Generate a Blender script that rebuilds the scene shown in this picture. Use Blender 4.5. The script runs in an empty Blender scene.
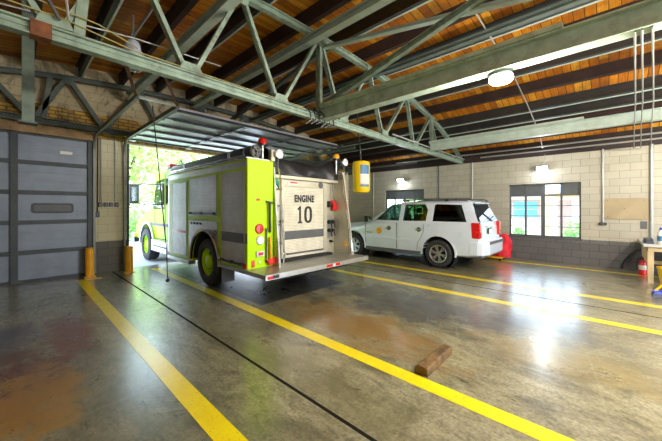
import bpy, bmesh, math, random
from mathutils import Vector, Matrix
random.seed(7)
PI = math.pi
SC = bpy.context.scene
COL = SC.collection

# ------------------------------------------------------------------ mesh builder
class MB:
    def __init__(s): s.v = []; s.f = []
    def add(s, vs, fs):
        b = len(s.v); s.v += [tuple(p) for p in vs]; s.f += [tuple(i + b for i in f) for f in fs]; return s
    def box(s, x0, x1, y0, y1, z0, z1):
        return s.add([(x0,y0,z0),(x1,y0,z0),(x1,y1,z0),(x0,y1,z0),(x0,y0,z1),(x1,y0,z1),(x1,y1,z1),(x0,y1,z1)],
                     [(3,2,1,0),(4,5,6,7),(0,1,5,4),(1,2,6,5),(2,3,7,6),(3,0,4,7)])
    def frame(s, p0, p1, up=(0,0,1)):
        p0, p1 = Vector(p0), Vector(p1); d = (p1 - p0).normalized(); u = Vector(up)
        if abs(d.dot(u)) > .98: u = Vector((0,1,0)) if abs(d.y) < .9 else Vector((1,0,0))
        r = d.cross(u).normalized(); u = r.cross(d).normalized()
        return p0, p1, r, u
    def sweep(s, prof, p0, p1, up=(0,0,1)):
        p0, p1, r, u = s.frame(p0, p1, up); n = len(prof)
        vs = [p0 + r*a + u*b for a, b in prof] + [p1 + r*a + u*b for a, b in prof]
        fs = [(i, (i+1) % n, (i+1) % n + n, i + n) for i in range(n)]
        return s.add(vs, fs + [tuple(range(n))[::-1], tuple(range(n, 2*n))])
    def bar(s, p0, p1, w, h, up=(0,0,1)):
        return s.sweep([(-w/2,-h/2),(w/2,-h/2),(w/2,h/2),(-w/2,h/2)], p0, p1, up)
    def ibeam(s, p0, p1, w, h, t, up=(0,0,1)):
        a, b, k = w/2, h/2, t/2
        return s.sweep([(-a,-b),(a,-b),(a,-b+t),(k,-b+t),(k,b-t),(a,b-t),(a,b),(-a,b),(-a,b-t),(-k,b-t),(-k,-b+t),(-a,-b+t)], p0, p1, up)
    def angle(s, p0, p1, w, t, up=(0,0,1)):
        return s.sweep([(-w/2,-w/2),(w/2,-w/2),(w/2,-w/2+t),(-w/2+t,-w/2+t),(-w/2+t,w/2),(-w/2,w/2)], p0, p1, up)
    def tube(s, p0, p1, r0, r1=None, n=12):
        r1 = r0 if r1 is None else r1
        p0, p1, r, u = s.frame(p0, p1)
        c = [(math.cos(2*PI*i/n), math.sin(2*PI*i/n)) for i in range(n)]
        vs = [p0 + (r*a + u*b)*r0 for a, b in c] + [p1 + (r*a + u*b)*r1 for a, b in c]
        fs = [(i, (i+1) % n, (i+1) % n + n, i + n) for i in range(n)]
        return s.add(vs, fs + [tuple(range(n))[::-1], tuple(range(n, 2*n))])
    def path(s, pts, r, n=8):
        pts = [Vector(p) for p in pts]; vs = []; up = None
        for i, p in enumerate(pts):
            d = (pts[min(i+1, len(pts)-1)] - pts[max(i-1, 0)]).normalized()
            if up is None:
                up = Vector((0,0,1)) if abs(d.z) < .9 else Vector((1,0,0))
            a = d.cross(up).normalized(); up = a.cross(d).normalized()
            rr = r[i] if isinstance(r, (list, tuple)) else r
            vs += [p + (a*math.cos(2*PI*k/n) + up*math.sin(2*PI*k/n))*rr for k in range(n)]
        m = len(pts); fs = []
        for i in range(m-1):
            for k in range(n): fs.append((i*n+k, i*n+(k+1) % n, (i+1)*n+(k+1) % n, (i+1)*n+k))
        fs += [tuple(range(n))[::-1], tuple(range((m-1)*n, m*n))]
        return s.add(vs, fs)
    def lathe(s, prof, o, axis=(0,0,1), n=24, closed=False):
        o = Vector(o); _, _, r, u = s.frame(o, o + Vector(axis)); d = Vector(axis).normalized(); vs = []; fs = []
        for (rad, t) in prof:
            for k in range(n):
                a = 2*PI*k/n; vs.append(o + d*t + (r*math.cos(a) + u*math.sin(a))*max(rad, 1e-4))
        m = len(prof)
        for i in range(m if closed else m-1):
            j = (i+1) % m
            for k in range(n): fs.append((i*n+k, i*n+(k+1) % n, j*n+(k+1) % n, j*n+k))
        if not closed:
            if prof[0][0] < .035: fs.append(tuple(range(n))[::-1])
            if prof[-1][0] < .035: fs.append(tuple(range((m-1)*n, m*n)))
        return s.add(vs, fs)
    def prism(s, poly, plane, a, b):
        def P(p, c):
            return (c, p[0], p[1]) if plane == 'yz' else ((p[0], c, p[1]) if plane == 'xz' else (p[0], p[1], c))
        n = len(poly); vs = [P(p, a) for p in poly] + [P(p, b) for p in poly]
        fs = [(i, (i+1) % n, (i+1) % n + n, i + n) for i in range(n)]
        return s.add(vs, fs + [tuple(range(n))[::-1], tuple(range(n, 2*n))])
    def ball(s, c, r, n=16, m=10):
        r = (r, r, r) if isinstance(r, (int, float)) else r; vs = []; fs = []
        for i in range(m+1):
            t = PI*i/m
            for k in range(n):
                a = 2*PI*k/n; vs.append((c[0]+r[0]*math.sin(t)*math.cos(a), c[1]+r[1]*math.sin(t)*math.sin(a), c[2]+r[2]*math.cos(t)))
        for i in range(m):
            for k in range(n): fs.append((i*n+k, (i+1)*n+k, (i+1)*n+(k+1) % n, i*n+(k+1) % n))
        return s.add(vs, fs)
    def build(s, name, mat, parent=None, bevel=0, smooth=True, ang=35, weld=False):
        me = bpy.data.meshes.new(name)
        off = rootloc(parent)
        me.from_pydata([(x-off.x, y-off.y, z-off.z) for x, y, z in s.v], [], s.f)
        bm = bmesh.new(); bm.from_mesh(me)
        if weld: bmesh.ops.remove_doubles(bm, verts=bm.verts, dist=1e-4)
        bmesh.ops.recalc_face_normals(bm, faces=bm.faces); bm.to_mesh(me); bm.free()
        o = bpy.data.objects.new(name, me); COL.objects.link(o)
        finish(o, mat, bevel, smooth, ang)
        if parent is not None: o.parent = parent
        return o

def finish(o, mat, bevel=0, smooth=True, ang=35):
    me = o.data
    if mat is not None:
        me.materials.clear(); me.materials.append(mat)
    if smooth:
        for p in me.polygons: p.use_smooth = True
        me.set_sharp_from_angle(angle=math.radians(ang))
    if bevel:
        m = o.modifiers.new('bevel', 'BEVEL'); m.width = bevel; m.segments = 2; m.limit_method = 'ANGLE'; m.angle_limit = math.radians(40)

def rootloc(p):
    v = Vector((0,0,0))
    while p is not None: v = v + p.location; p = p.parent
    return v
def tag(o, label, cat, group=None, kind=None):
    o['label'] = label; o['category'] = cat
    if group: o['group'] = group
    if kind: o['kind'] = kind
    return o
def thing(name, label, cat, loc, group=None, kind=None):
    o = bpy.data.objects.new(name, None); COL.objects.link(o); o.location = loc
    o.empty_display_size = .1
    return tag(o, label, cat, group, kind)
def copy_tree(o, parent=None):
    c = o.copy(); COL.objects.link(c); c.parent = parent
    for ch in list(o.children): copy_tree(ch, c)
    return c
def text_mesh(name, txt, size, mat, parent, loc, right, up, bold=0, depth=.004, xs=1):
    cu = bpy.data.curves.new('t', 'FONT'); cu.body = txt; cu.size = size; cu.offset = bold; cu.extrude = depth/2; cu.space_character = 1.12
    cu.align_x = 'CENTER'; cu.align_y = 'CENTER'; cu.fill_mode = 'BOTH'
    to = bpy.data.objects.new('t', cu); COL.objects.link(to)
    dg = bpy.context.evaluated_depsgraph_get(); dg.update()
    me = bpy.data.meshes.new_from_object(to.evaluated_get(dg)); bpy.data.objects.remove(to); bpy.data.curves.remove(cu)
    r = Vector(right).normalized(); u = Vector(up).normalized(); n = r.cross(u)
    off = rootloc(parent)
    for v in me.vertices:
        p = Vector(loc) + r*v.co.x*xs + u*v.co.y + n*v.co.z - off; v.co = p
    me.name = name; o = bpy.data.objects.new(name, me); COL.objects.link(o); finish(o, mat, 0, False)
    o.parent = parent
    return o

# ------------------------------------------------------------------ materials
class NT:
    def __init__(s, name):
        s.m = bpy.data.materials.new(name); s.m.use_nodes = True; s.t = s.m.node_tree
        s.b = s.t.nodes['Principled BSDF']
    def n(s, typ, **kw):
        nd = s.t.nodes.new(typ)
        for k, v in kw.items(): setattr(nd, k, v)
        return nd
    def link(s, a, b): s.t.links.new(a, b)
    def put(s, sock, v):
        if hasattr(v, 'is_output') or isinstance(v, bpy.types.NodeSocket): s.link(v, sock)
        else: sock.default_value = v
    def coord(s, scale=(1,1,1), kind='Object'):
        tc = s.n('ShaderNodeTexCoord'); mp = s.n('ShaderNodeMapping'); mp.inputs['Scale'].default_value = scale
        s.link(tc.outputs[kind], mp.inputs['Vector']); return mp.outputs[0]
    def pos(s): return s.n('ShaderNodeNewGeometry').outputs['Position']
    def mapping(s, vec, scale=(1,1,1), loc=(0,0,0)):
        mp = s.n('ShaderNodeMapping'); mp.inputs['Scale'].default_value = scale; mp.inputs['Location'].default_value = loc
        s.link(vec, mp.inputs['Vector']); return mp.outputs[0]
    def noise(s, vec, scale, detail=4, rough=.55, dist=0):
        nd = s.n('ShaderNodeTexNoise'); s.link(vec, nd.inputs['Vector'])
        nd.inputs['Scale'].default_value = scale; nd.inputs['Detail'].default_value = detail
        nd.inputs['Roughness'].default_value = rough; nd.inputs['Distortion'].default_value = dist
        return nd.outputs['Fac']
    def ramp(s, fac, stops):
        nd = s.n('ShaderNodeValToRGB'); e = nd.color_ramp.elements
        while len(e) < len(stops): e.new(.5)
        for i, (p, c) in enumerate(stops):
            e[i].position = p; e[i].color = (*c, 1) if isinstance(c, tuple) else (c, c, c, 1)
        s.link(fac, nd.inputs[0]); return nd.outputs[0]
    def mix(s, fac, a, b, mode='MIX'):
        nd = s.n('ShaderNodeMixRGB', blend_type=mode); s.put(nd.inputs[0], fac)
        s.put(nd.inputs[1], (*a, 1) if isinstance(a, tuple) else a); s.put(nd.inputs[2], (*b, 1) if isinstance(b, tuple) else b)
        return nd.outputs[0]
    def math(s, op, a, b=0, c=None, clamp=False):
        nd = s.n('ShaderNodeMath', operation=op, use_clamp=clamp); s.put(nd.inputs[0], a); s.put(nd.inputs[1], b)
        if c is not None: s.put(nd.inputs[2], c)
        return nd.outputs[0]
    def sep(s, vec):
        nd = s.n('ShaderNodeSeparateXYZ'); s.link(vec, nd.inputs[0]); return nd.outputs
    def comb(s, x, y, z):
        nd = s.n('ShaderNodeCombineXYZ'); s.put(nd.inputs[0], x); s.put(nd.inputs[1], y); s.put(nd.inputs[2], z); return nd.outputs[0]
    def bump(s, h, strength=.3, dist=.01):
        nd = s.n('ShaderNodeBump'); nd.inputs['Strength'].default_value = strength; nd.inputs['Distance'].default_value = dist
        s.link(h, nd.inputs['Height']); s.link(nd.outputs[0], s.b.inputs['Normal'])
    def set(s, color=None, rough=None, metal=None, spec=None, coat=None):
        if color is not None: s.put(s.b.inputs['Base Color'], (*color, 1) if isinstance(color, tuple) else color)
        if rough is not None: s.put(s.b.inputs['Roughness'], rough)
        if metal is not None: s.put(s.b.inputs['Metallic'], metal)
        if spec is not None: s.put(s.b.inputs['Specular IOR Level'], spec)
        if coat is not None: s.put(s.b.inputs['Coat Weight'], coat); s.b.inputs['Coat Roughness'].default_value = .22 if s.m.name.startswith('sealed') else .08
        return s.m

def mul(c, k): return tuple(min(1, x*k) for x in c)
def mat(name, col, rough=.5, metal=0, var=.12, scale=6, bump=0, coat=0, dirt=None, dirt_amt=.5):
    t = NT(name); v = t.coord()
    n1 = t.noise(v, scale, 5)
    c = t.ramp(n1, [(.3, mul(col, 1-var)), (.7, mul(col, 1+var))])
    if dirt:
        d = t.ramp(t.noise(v, scale*.6, 8, .7), [(.52, 0.0), (.72, dirt_amt)])
        c = t.mix(d, c, dirt)
    if bump: t.bump(t.noise(v, scale*6, 3), bump, .004)
    return t.set(c, rough, metal, coat=coat if coat else None)
def emit(name, col, strength):
    t = NT(name); n1 = t.noise(t.coord(), 3)
    t.b.inputs['Emission Color'].default_value = (*col, 1); t.b.inputs['Emission Strength'].default_value = strength
    return t.set(t.ramp(n1, [(0., mul(col,.9)), (1., col)]), .3)
def glass(name, tint=(1,1,1), op=.1, rough=.03):
    t = NT(name); tr = t.n('ShaderNodeBsdfTransparent'); tr.inputs[0].default_value = (*tint, 1)
    gl = t.n('ShaderNodeBsdfGlossy'); gl.inputs['Roughness'].default_value = rough; gl.inputs[0].default_value = (.9,.95,1,1)
    fr = t.n('ShaderNodeFresnel'); fr.inputs[0].default_value = 1.45
    mx = t.n('ShaderNodeMixShader'); t.link(t.math('MULTIPLY_ADD', fr.outputs[0], .9, op*.2, clamp=True), mx.inputs[0])
    t.link(tr.outputs[0], mx.inputs[1]); t.link(gl.outputs[0], mx.inputs[2])
    out = [n for n in t.t.nodes if n.type == 'OUTPUT_MATERIAL'][0]; t.link(mx.outputs[0], out.inputs[0])
    return t.m

def floor_mat():
    t = NT('sealed_concrete'); p = t.pos(); X, Y, Z = t.sep(p)
    big = t.noise(t.mapping(p, (.55,.35,1)), 1.0, 8, .62, .8)
    mid = t.noise(t.mapping(p, (1.2,.6,1), (3,7,0)), 1.7, 8, .68, 1.2)
    fine = t.noise(p, 34, 6, .7)
    c = t.ramp(big, [(.30, (.10,.10,.055)), (.42, (.31,.28,.105)), (.54, (.50,.46,.20)), (.70, (.70,.66,.42))])
    g = t.ramp(mid, [(.34, (.05,.053,.055)), (.46, (.44,.41,.26)), (.58, (.74,.70,.46)), (.72, (.38,.32,.09))])
    c = t.mix(.6, c, g)
    c = t.mix(t.ramp(fine, [(.35, .8), (.6, 0.0)]), c, t.mix(1, c, (.34,.34,.30), 'MULTIPLY'))
    grain = t.noise(t.mapping(p, (2.2,.8,1), (1,4,0)), 6, 8, .75, .9)
    c = t.mix(t.ramp(grain, [(.36, .75), (.52, 0.0)]), c, t.mix(1, c, (.30,.30,.27), 'MULTIPLY'))
    c = t.mix(t.ramp(grain, [(.56, 0.0), (.70, .35)]), c, (.75,.73,.60))
    c = t.mix(1, c, (.66,.66,.70), 'MULTIPLY')
    # dark tyre grime streaks in the engine bay, ochre water stains
    def blob(cx, cy, rx, ry, soft=.9, sc=1.3, amp=.9):
        dx = t.math('DIVIDE', t.math('SUBTRACT', X, cx), rx); dy = t.math('DIVIDE', t.math('SUBTRACT', Y, cy), ry)
        d = t.math('ADD', t.math('MULTIPLY', dx, dx), t.math('MULTIPLY', dy, dy))
        nn = t.math('MULTIPLY', t.math('SUBTRACT', t.noise(p, sc, 8, .7, .6), .5), amp*4)
        return t.math('MULTIPLY', t.math('SUBTRACT', 1.0, t.math('ADD', d, nn)), soft, clamp=True)
    c = t.mix(t.math('MULTIPLY', blob(4.7, 2.6, .9, 1.9, 1.4, 2.2, 1.0), .85), c, (.045,.047,.052))
    c = t.mix(t.math('MULTIPLY', blob(5.0, .8, .6, 1.3, 1.2, 2.6, 1.1), .6), c, (.07,.07,.085))
    c = t.mix(t.math('MULTIPLY', blob(3.3, 2.6, .6, 1.7, 1.1, 2.6, 1.1), .8), c, (.26,.14,.022))
    c = t.mix(t.math('MULTIPLY', blob(.6, 2.6, 1.1, 2.6, .6, 1.0), .75), c, (.075,.078,.065))
    c = t.mix(t.math('MULTIPLY', blob(-.02, 4.15, .42, 1.1, 1.6, 3.4, 1.15), .95), c, (.14,.042,.012))
    c = t.mix(t.math('MULTIPLY', blob(.08, 3.6, .40, .8, 1.4, 4.0, 1.1), .8), c, (.36,.20,.025))
    c = t.mix(t.math('MULTIPLY', blob(.5, 5.2, .28, .9, 1.3, 3.0, 1.0), .9), c, (.18,.045,.015))
    c = t.mix(t.math('MULTIPLY', blob(-.2, 5.6, .5, .7, 1.3, 2.0, .8), .85), c, (.06,.05,.085))
    c = t.mix(t.math('MULTIPLY', blob(4.1, .3, .5, 1.2, 1.0, 3.0, 1.1), .6), c, (.24,.17,.04))
    c = t.mix(t.math('MULTIPLY', blob(2.0, 2.4, .35, 2.2, .9, 3.0, 1.1), .6), c, (.13,.12,.05))
    # sharp sided dark patch under the engine's tail: painted shadow plus stained concrete
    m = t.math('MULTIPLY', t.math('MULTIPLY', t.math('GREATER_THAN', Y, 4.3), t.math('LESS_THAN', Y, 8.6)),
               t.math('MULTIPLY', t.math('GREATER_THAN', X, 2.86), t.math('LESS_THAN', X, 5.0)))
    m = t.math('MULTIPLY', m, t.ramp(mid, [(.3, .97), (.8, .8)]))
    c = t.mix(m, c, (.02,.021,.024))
    # thin cracks
    vo = t.n('ShaderNodeTexVoronoi', feature='DISTANCE_TO_EDGE'); vo.inputs['Scale'].default_value = .55
    wv = t.mix(.35, p, t.n('ShaderNodeTexNoise').outputs['Color'], 'ADD'); t.link(wv, vo.inputs['Vector'])
    crack = t.ramp(vo.outputs['Distance'], [(0.0, .22), (.006, 0.0)])
    c = t.mix(crack, c, (.45,.42,.34))
    # sawn joints
    def joint(S, a, w): return t.math('LESS_THAN', t.math('ABSOLUTE', t.math('SUBTRACT', S, a)), w)
    j = t.math('MAXIMUM', joint(X, 1.745, .017), joint(X, 6.63, .018))
    j = t.math('MAXIMUM', j, joint(Y, -1.2, .006))
    c = t.mix(j, c, (.018,.017,.015))
    r = t.ramp(t.noise(t.mapping(p, (1,.5,1)), 2.6, 7, .7, .5), [(.3, .24), (.55, .34), (.8, .46)])
    h = t.math('SUBTRACT', t.math('MULTIPLY', t.noise(t.mapping(p, (1,.6,1)), 7, 6, .65), .6), j)
    t.bump(h, .22, .012)
    t.b.inputs['Coat Roughness'].default_value = .27
    k = t.math('SUBTRACT', 1.0, j)
    return t.set(c, r, 0, t.math('MULTIPLY', k, .9), t.math('MULTIPLY', k, 1.0))

def block_mat(name, axis):
    t = NT(name); p = t.pos(); X, Y, Z = t.sep(p)
    v = t.comb(Y if axis == 'x' else X, Z, 0.0)
    br = t.n('ShaderNodeTexBrick'); t.link(v, br.inputs['Vector'])
    br.inputs['Scale'].default_value = 1; br.inputs['Brick Width'].default_value = .41; br.inputs['Row Height'].default_value = .205
    br.inputs['Mortar Size'].default_value = .006; br.inputs['Mortar Smooth'].default_value = .3; br.offset = .5
    br.inputs['Color1'].default_value = (.52,.48,.38,1); br.inputs['Color2'].default_value = (.45,.415,.33,1); br.inputs['Mortar'].default_value = (.31,.28,.22,1)
    b2 = t.n('ShaderNodeTexBrick'); t.link(v, b2.inputs['Vector'])
    b2.inputs['Scale'].default_value = 1; b2.inputs['Brick Width'].default_value = .41; b2.inputs['Row Height'].default_value = .205
    b2.inputs['Mortar Size'].default_value = .006; b2.inputs['Mortar Smooth'].default_value = .3
    b2.inputs['Color1'].default_value = (.15,.145,.15,1); b2.inputs['Color2'].default_value = (.115,.112,.12,1); b2.inputs['Mortar'].default_value = (.055,.055,.06,1)
    low = t.math('LESS_THAN', Z, .735)
    c = t.mix(low, br.outputs['Color'], b2.outputs['Color'])
    n1 = t.noise(p, 1.3, 6, .65)
    c = t.mix(t.ramp(n1, [(.4, 0.0), (.75, .35)]), c, t.mix(1, c, (.62,.58,.50), 'MULTIPLY'))
    scuff = t.math('MULTIPLY', t.math('MULTIPLY', t.ramp(t.noise(p, 26, 3), [(.66, 0.0), (.72, .6)]), low), t.math('GREATER_THAN', Z, .6))
    c = t.mix(scuff, c, (.5,.48,.44))
    h = t.math('SUBTRACT', t.math('MULTIPLY', t.noise(p, 60, 3), .25), br.outputs['Fac'])
    t.bump(h, .5, .008)
    return t.set(c, .55)

def front_wall_mat():
    # block wall with a band of old yellow brick over the doors and soot-dark streaks above
    t = NT('front_wall_masonry'); p = t.pos(); X, Y, Z = t.sep(p); v = t.comb(X, Z, 0.0)
    def brick(w, h, ms, c1, c2, cm):
        br = t.n('ShaderNodeTexBrick'); t.link(v, br.inputs['Vector'])
        br.inputs['Scale'].default_value = 1; br.inputs['Brick Width'].default_value = w; br.inputs['Row Height'].default_value = h
        br.inputs['Mortar Size'].default_value = ms; br.inputs['Mortar Smooth'].default_value = .2
        br.inputs['Color1'].default_value = (*c1,1); br.inputs['Color2'].default_value = (*c2,1); br.inputs['Mortar'].default_value = (*cm,1)
        return br
    blk = brick(.41,.205,.005,(.74,.67,.46),(.68,.61,.42),(.50,.44,.30))
    drk = brick(.41,.205,.006,(.14,.135,.12),(.11,.11,.10),(.06,.06,.06))
    yel = brick(.22,.085,.014,(.74,.45,.06),(.52,.29,.04),(.20,.12,.03))
    top = brick(.41,.205,.008,(.60,.50,.31),(.54,.45,.27),(.40,.33,.20))
    wob = t.math('MULTIPLY', t.math('SUBTRACT', t.noise(p, 3, 3), .5), .25)
    zz = t.math('ADD', Z, wob)
    c = t.mix(t.math('LESS_THAN', Z, .80), blk.outputs['Color'], drk.outputs['Color'])
    band = t.math('MULTIPLY', t.math('GREATER_THAN', Z, 3.40), t.math('LESS_THAN', zz, 4.0))
    c = t.mix(band, c, yel.outputs['Color'])
    c = t.mix(t.math('GREATER_THAN', zz, 4.0), c, top.outputs['Color'])
    hi = t.math('GREATER_THAN', Z, 3.4)
    soot = t.ramp(t.noise(t.mapping(p, (1.2,1,.7)), 1.6, 7, .7, 1.5), [(.50, 0.0), (.66, .85)])
    c = t.mix(t.math('MULTIPLY', soot, hi), c, (.045,.038,.025))
    t.bump(t.math('SUBTRACT', t.math('MULTIPLY', t.noise(p, 50, 3), .3), blk.outputs['Fac']), .5, .008)
    return t.set(c, .6)

def deck_mat():
    t = NT('roof_boards'); p = t.pos(); X, Y, Z = t.sep(p)
    w = .155
    k = t.math('FLOOR', t.math('DIVIDE', Y, w)); fr = t.math('FRACT', t.math('DIVIDE', Y, w))
    seg = t.math('FLOOR', t.math('DIVIDE', t.math('ADD', X, t.math('MULTIPLY', k, .7)), 1.7))
    wn = t.n('ShaderNodeTexWhiteNoise', noise_dimensions='2D'); t.link(t.comb(k, seg, 0.0), wn.inputs['Vector'])
    base = t.ramp(wn.outputs['Value'], [(0.0, (.46,.14,.010)), (.35, (.70,.24,.014)), (.7, (.84,.34,.020)), (1.0, (.93,.46,.04))])
    gr = t.noise(t.mapping(p, (1.5,22,1)), 2.0, 6, .65, .8)
    c = t.mix(t.ramp(gr, [(.35, .7), (.62, 0.0)]), base, t.mix(1, base, (.45,.36,.30), 'MULTIPLY'))
    kn = t.noise(p, 9, 2); c = t.mix(t.ramp(kn, [(.70, 0.0), (.76, .7)]), c, (.07,.022,.008))
    st = t.noise(p, .7, 6, .7); c = t.mix(t.ramp(st, [(.5, 0.0), (.72, .75)]), c, (.09,.035,.02))
    gap = t.math('LESS_THAN', fr, .07); c = t.mix(gap, c, (.01,.006,.004))
    t.bump(t.math('SUBTRACT', t.math('MULTIPLY', gr, .3), gap), .6, .01)
    return t.set(c, .5)

def slat_mat(name, col, pitch, rough=.4, metal=.4, band=None, axis='z'):
    t = NT(name); p = t.pos(); X, Y, Z = t.sep(p); A = Z if axis == 'z' else Y
    f = t.math('FRACT', t.math('DIVIDE', A, pitch))
    h = t.math('PINGPONG', f, .5)
    n1 = t.noise(p, 5, 5)
    c = t.ramp(n1, [(.3, mul(col,.88)), (.7, mul(col,1.1))])
    c = t.mix(t.math('LESS_THAN', f, .1), c, mul(col,.35))
    t.bump(t.math('POWER', t.math('MULTIPLY', h, 2), .5), .5, .012)
    return t.set(c, rough, metal)

def paint_line_mat():
    t = NT('worn_yellow_paint'); p = t.pos()
    n1 = t.noise(p, 3, 6, .7); n2 = t.noise(p, 55, 3, .7); n3 = t.noise(p, 17, 6, .75)
    c = t.ramp(n1, [(.3, (.86,.66,.004)), (.7, (.98,.83,.006))])
    c = t.mix(t.ramp(n2, [(.62, 0.0), (.70, .8)]), c, (.22,.16,.03))
    c = t.mix(t.ramp(n3, [(.62, 0.0), (.68, .75)]), c, (.30,.27,.15))
    t.set(c, .3, 0, .6, .7); t.b.inputs['Coat Roughness'].default_value = .24
    return t.m

def leaf_mat(name, a, b):
    t = NT(name); n1 = t.noise(t.coord(), 2.5, 3)
    tr = t.n('ShaderNodeBsdfTranslucent'); c = t.ramp(n1, [(.3, a), (.7, b)]); t.link(c, tr.inputs[0])
    t.set(c, .5); mx = t.n('ShaderNodeMixShader'); mx.inputs[0].default_value = .45
    t.link(t.b.outputs[0], mx.inputs[1]); t.link(tr.outputs[0], mx.inputs[2])
    out = [n for n in t.t.nodes if n.type == 'OUTPUT_MATERIAL'][0]; t.link(mx.outputs[0], out.inputs[0])
    return t.m

def plate_mat(name, col):
    # diamond tread plate
    t = NT(name); p = t.pos(); X, Y, Z = t.sep(p)
    a = t.math('ADD', X, t.math('ADD', Y, Z)); b = t.math('SUBTRACT', X, t.math('SUBTRACT', Y, Z))
    f = t.math('MULTIPLY', t.math('PINGPONG', t.math('MULTIPLY', a, 28), 1), t.math('PINGPONG', t.math('MULTIPLY', b, 28), 1))
    c = t.ramp(t.noise(p, 4, 6), [(.3, mul(col,.8)), (.7, mul(col,1.1))])
    c = t.mix(t.ramp(f, [(.45, 0.0), (.6, .5)]), c, mul(col, .5))
    t.bump(f, .6, .006)
    return t.set(c, .35, .7)

M = {}
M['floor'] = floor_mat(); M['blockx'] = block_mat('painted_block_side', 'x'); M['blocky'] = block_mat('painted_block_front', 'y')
M['front'] = front_wall_mat(); M['deck'] = deck_mat(); M['line'] = paint_line_mat()
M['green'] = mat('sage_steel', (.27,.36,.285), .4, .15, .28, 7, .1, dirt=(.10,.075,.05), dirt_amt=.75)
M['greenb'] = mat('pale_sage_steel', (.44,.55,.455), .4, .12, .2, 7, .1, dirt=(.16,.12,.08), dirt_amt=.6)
M['greenm'] = mat('mid_sage_steel', (.15,.20,.16), .45, .15, .3, 6, .1, dirt=(.06,.05,.04), dirt_amt=.8)  # darker sage green for the hanger post
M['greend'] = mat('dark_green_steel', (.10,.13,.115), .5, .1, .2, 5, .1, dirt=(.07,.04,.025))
M['palegreen'] = mat('pale_green_steel', (.50,.60,.54), .4, .2, .12, 5, .05, dirt=(.3,.25,.18), dirt_amt=.4)
M['rust'] = mat('rusty_steel', (.17,.06,.022), .8, .1, .4, 12, .4)
M['joist'] = mat('dark_joist_timber', (.032,.018,.016), .7, 0, .35, 3, .3)
M['steeljoist'] = mat('weathered_steel_purlin', (.042,.045,.047), .5, .2, .2, 4, .1)
M['header'] = mat('old_timber', (.36,.23,.11), .75, 0, .35, 4, .4, dirt=(.10,.05,.02), dirt_amt=.7)
M['doorpanel'] = mat('blue_grey_door', (.20,.235,.29), .45, .2, .12, 3, .05, dirt=(.12,.14,.17), dirt_amt=.5)
M['doorframe'] = mat('dark_door_frame', (.045,.055,.06), .5, .2, .2, 6, .05)
M['doorpale'] = mat('pale_door_panel', (.66,.69,.76), .35, .3, .08, 3)
M['galv'] = mat('galvanised', (.52,.55,.55), .4, .7, .12, 9, .03)
M['conduit'] = mat('grey_conduit', (.42,.43,.40), .4, .4, .1, 5)
M['greyconduit'] = mat('dull_conduit', (.20,.21,.19), .5, .4, .1, 5)
M['orange'] = mat('orange_yellow_paint', (.90,.42,.01), .4, 0, .12, 6, .05, dirt=(.3,.14,.02), dirt_amt=.5)
M['black'] = mat('black_plastic', (.015,.015,.016), .4, 0, .2, 8)
M['rubber'] = mat('tyre_rubber', (.022,.022,.024), .7, 0, .25, 14, .1)
M['lime'] = mat('lime_yellow_paint', (.50,.82,.002), .36, 0, .04, 2, 0)
M['lime'].node_tree.nodes['Principled BSDF'].inputs['Specular IOR Level'].default_value = .22
M['silver'] = mat('brushed_silver', (.55,.56,.56), .32, .8, .1, 8)
M['chrome'] = mat('chrome', (.75,.76,.78), .12, 1, .04, 4)
M['shutter'] = slat_mat('silver_roller_slats', (.62,.63,.64), .032, .4, .4)
M['shutter2'] = slat_mat('cream_roller_slats', (.80,.77,.62), .032, .4, .15)
M['cream'] = mat('beige_truck_panel', (.56,.53,.41), .38, .35, .12, 3, .03, dirt=(.2,.18,.12), dirt_amt=.5)
M['tread'] = plate_mat('tread_plate', (.46,.47,.44))
M['dark'] = mat('dark_underbody', (.012,.012,.013), .8, 0, .2, 4)
M['tarp'] = mat('black_vinyl_cover', (.018,.019,.022), .32, 0, .3, 3, .1)
M['red'] = mat('red_plastic', (.75,.012,.015), .3, 0, .1, 4, 0, .3)
M['redcloth'] = mat('red_cloth', (.70,.012,.03), .7, 0, .3, 6, .4)
M['redlens'] = mat('red_lens', (.62,.012,.01), .15, 0, .2, 20, .2, .5)
M['amber'] = mat('amber_lens', (.85,.38,.01), .2, 0, .1, 10, 0, .5)
M['white'] = mat('white_paint', (.66,.74,.86), .2, 0, .03, 2, 0, .6)
M['whitelens'] = mat('clear_lens', (.80,.82,.84), .15, .2, .08, 20)
M['tint'] = glass('tinted_glass', (.10,.11,.13), .3)
M['lightglass'] = glass('light_tinted_glass', (.55,.68,.58), .15)
M['clear'] = glass('clear_glass', (.93,.97,.97), .1)
M['greyplastic'] = mat('grey_plastic', (.10,.105,.11), .5, 0, .1, 6)
M['seat'] = mat('grey_seat_cloth', (.12,.12,.125), .8, 0, .15, 8)
M['yellow'] = mat('yellow_vinyl', (.90,.58,.01), .35, 0, .07, 3, .02)
M['blue'] = mat('blue_plastic', (.01,.05,.60), .35, 0, .1, 5)
M['bluelabel'] = mat('blue_label', (.05,.20,.42), .4, 0, .1, 10)
M['paper'] = mat('pale_paper', (.80,.80,.72), .6, 0, .06, 8)
M['ply'] = mat('tan_plywood', (.40,.31,.18), .6, 0, .12, 2.5, .1)
M['pine'] = mat('pale_pine', (.66,.52,.30), .55, 0, .12, 4, .1)
M['blockwood'] = mat('scorched_timber', (.15,.085,.026), .7, 0, .7, 7, .4, dirt=(.03,.015,.01), dirt_amt=.95)
M['benchtop'] = mat('grey_bench_top', (.52,.54,.55), .35, .1, .08, 5)
M['navy'] = mat('navy_case', (.02,.03,.09), .4, 0, .2, 5)
M['rope'] = mat('yellow_cord', (.36,.32,.12), .6, 0, .15, 20)
M['darkrope'] = mat('dark_pull_rope', (.05,.035,.045), .7, 0, .2, 20)
M['asphalt'] = mat('pale_driveway', (.50,.50,.48), .8, 0, .12, 1.5, .2)
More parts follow.
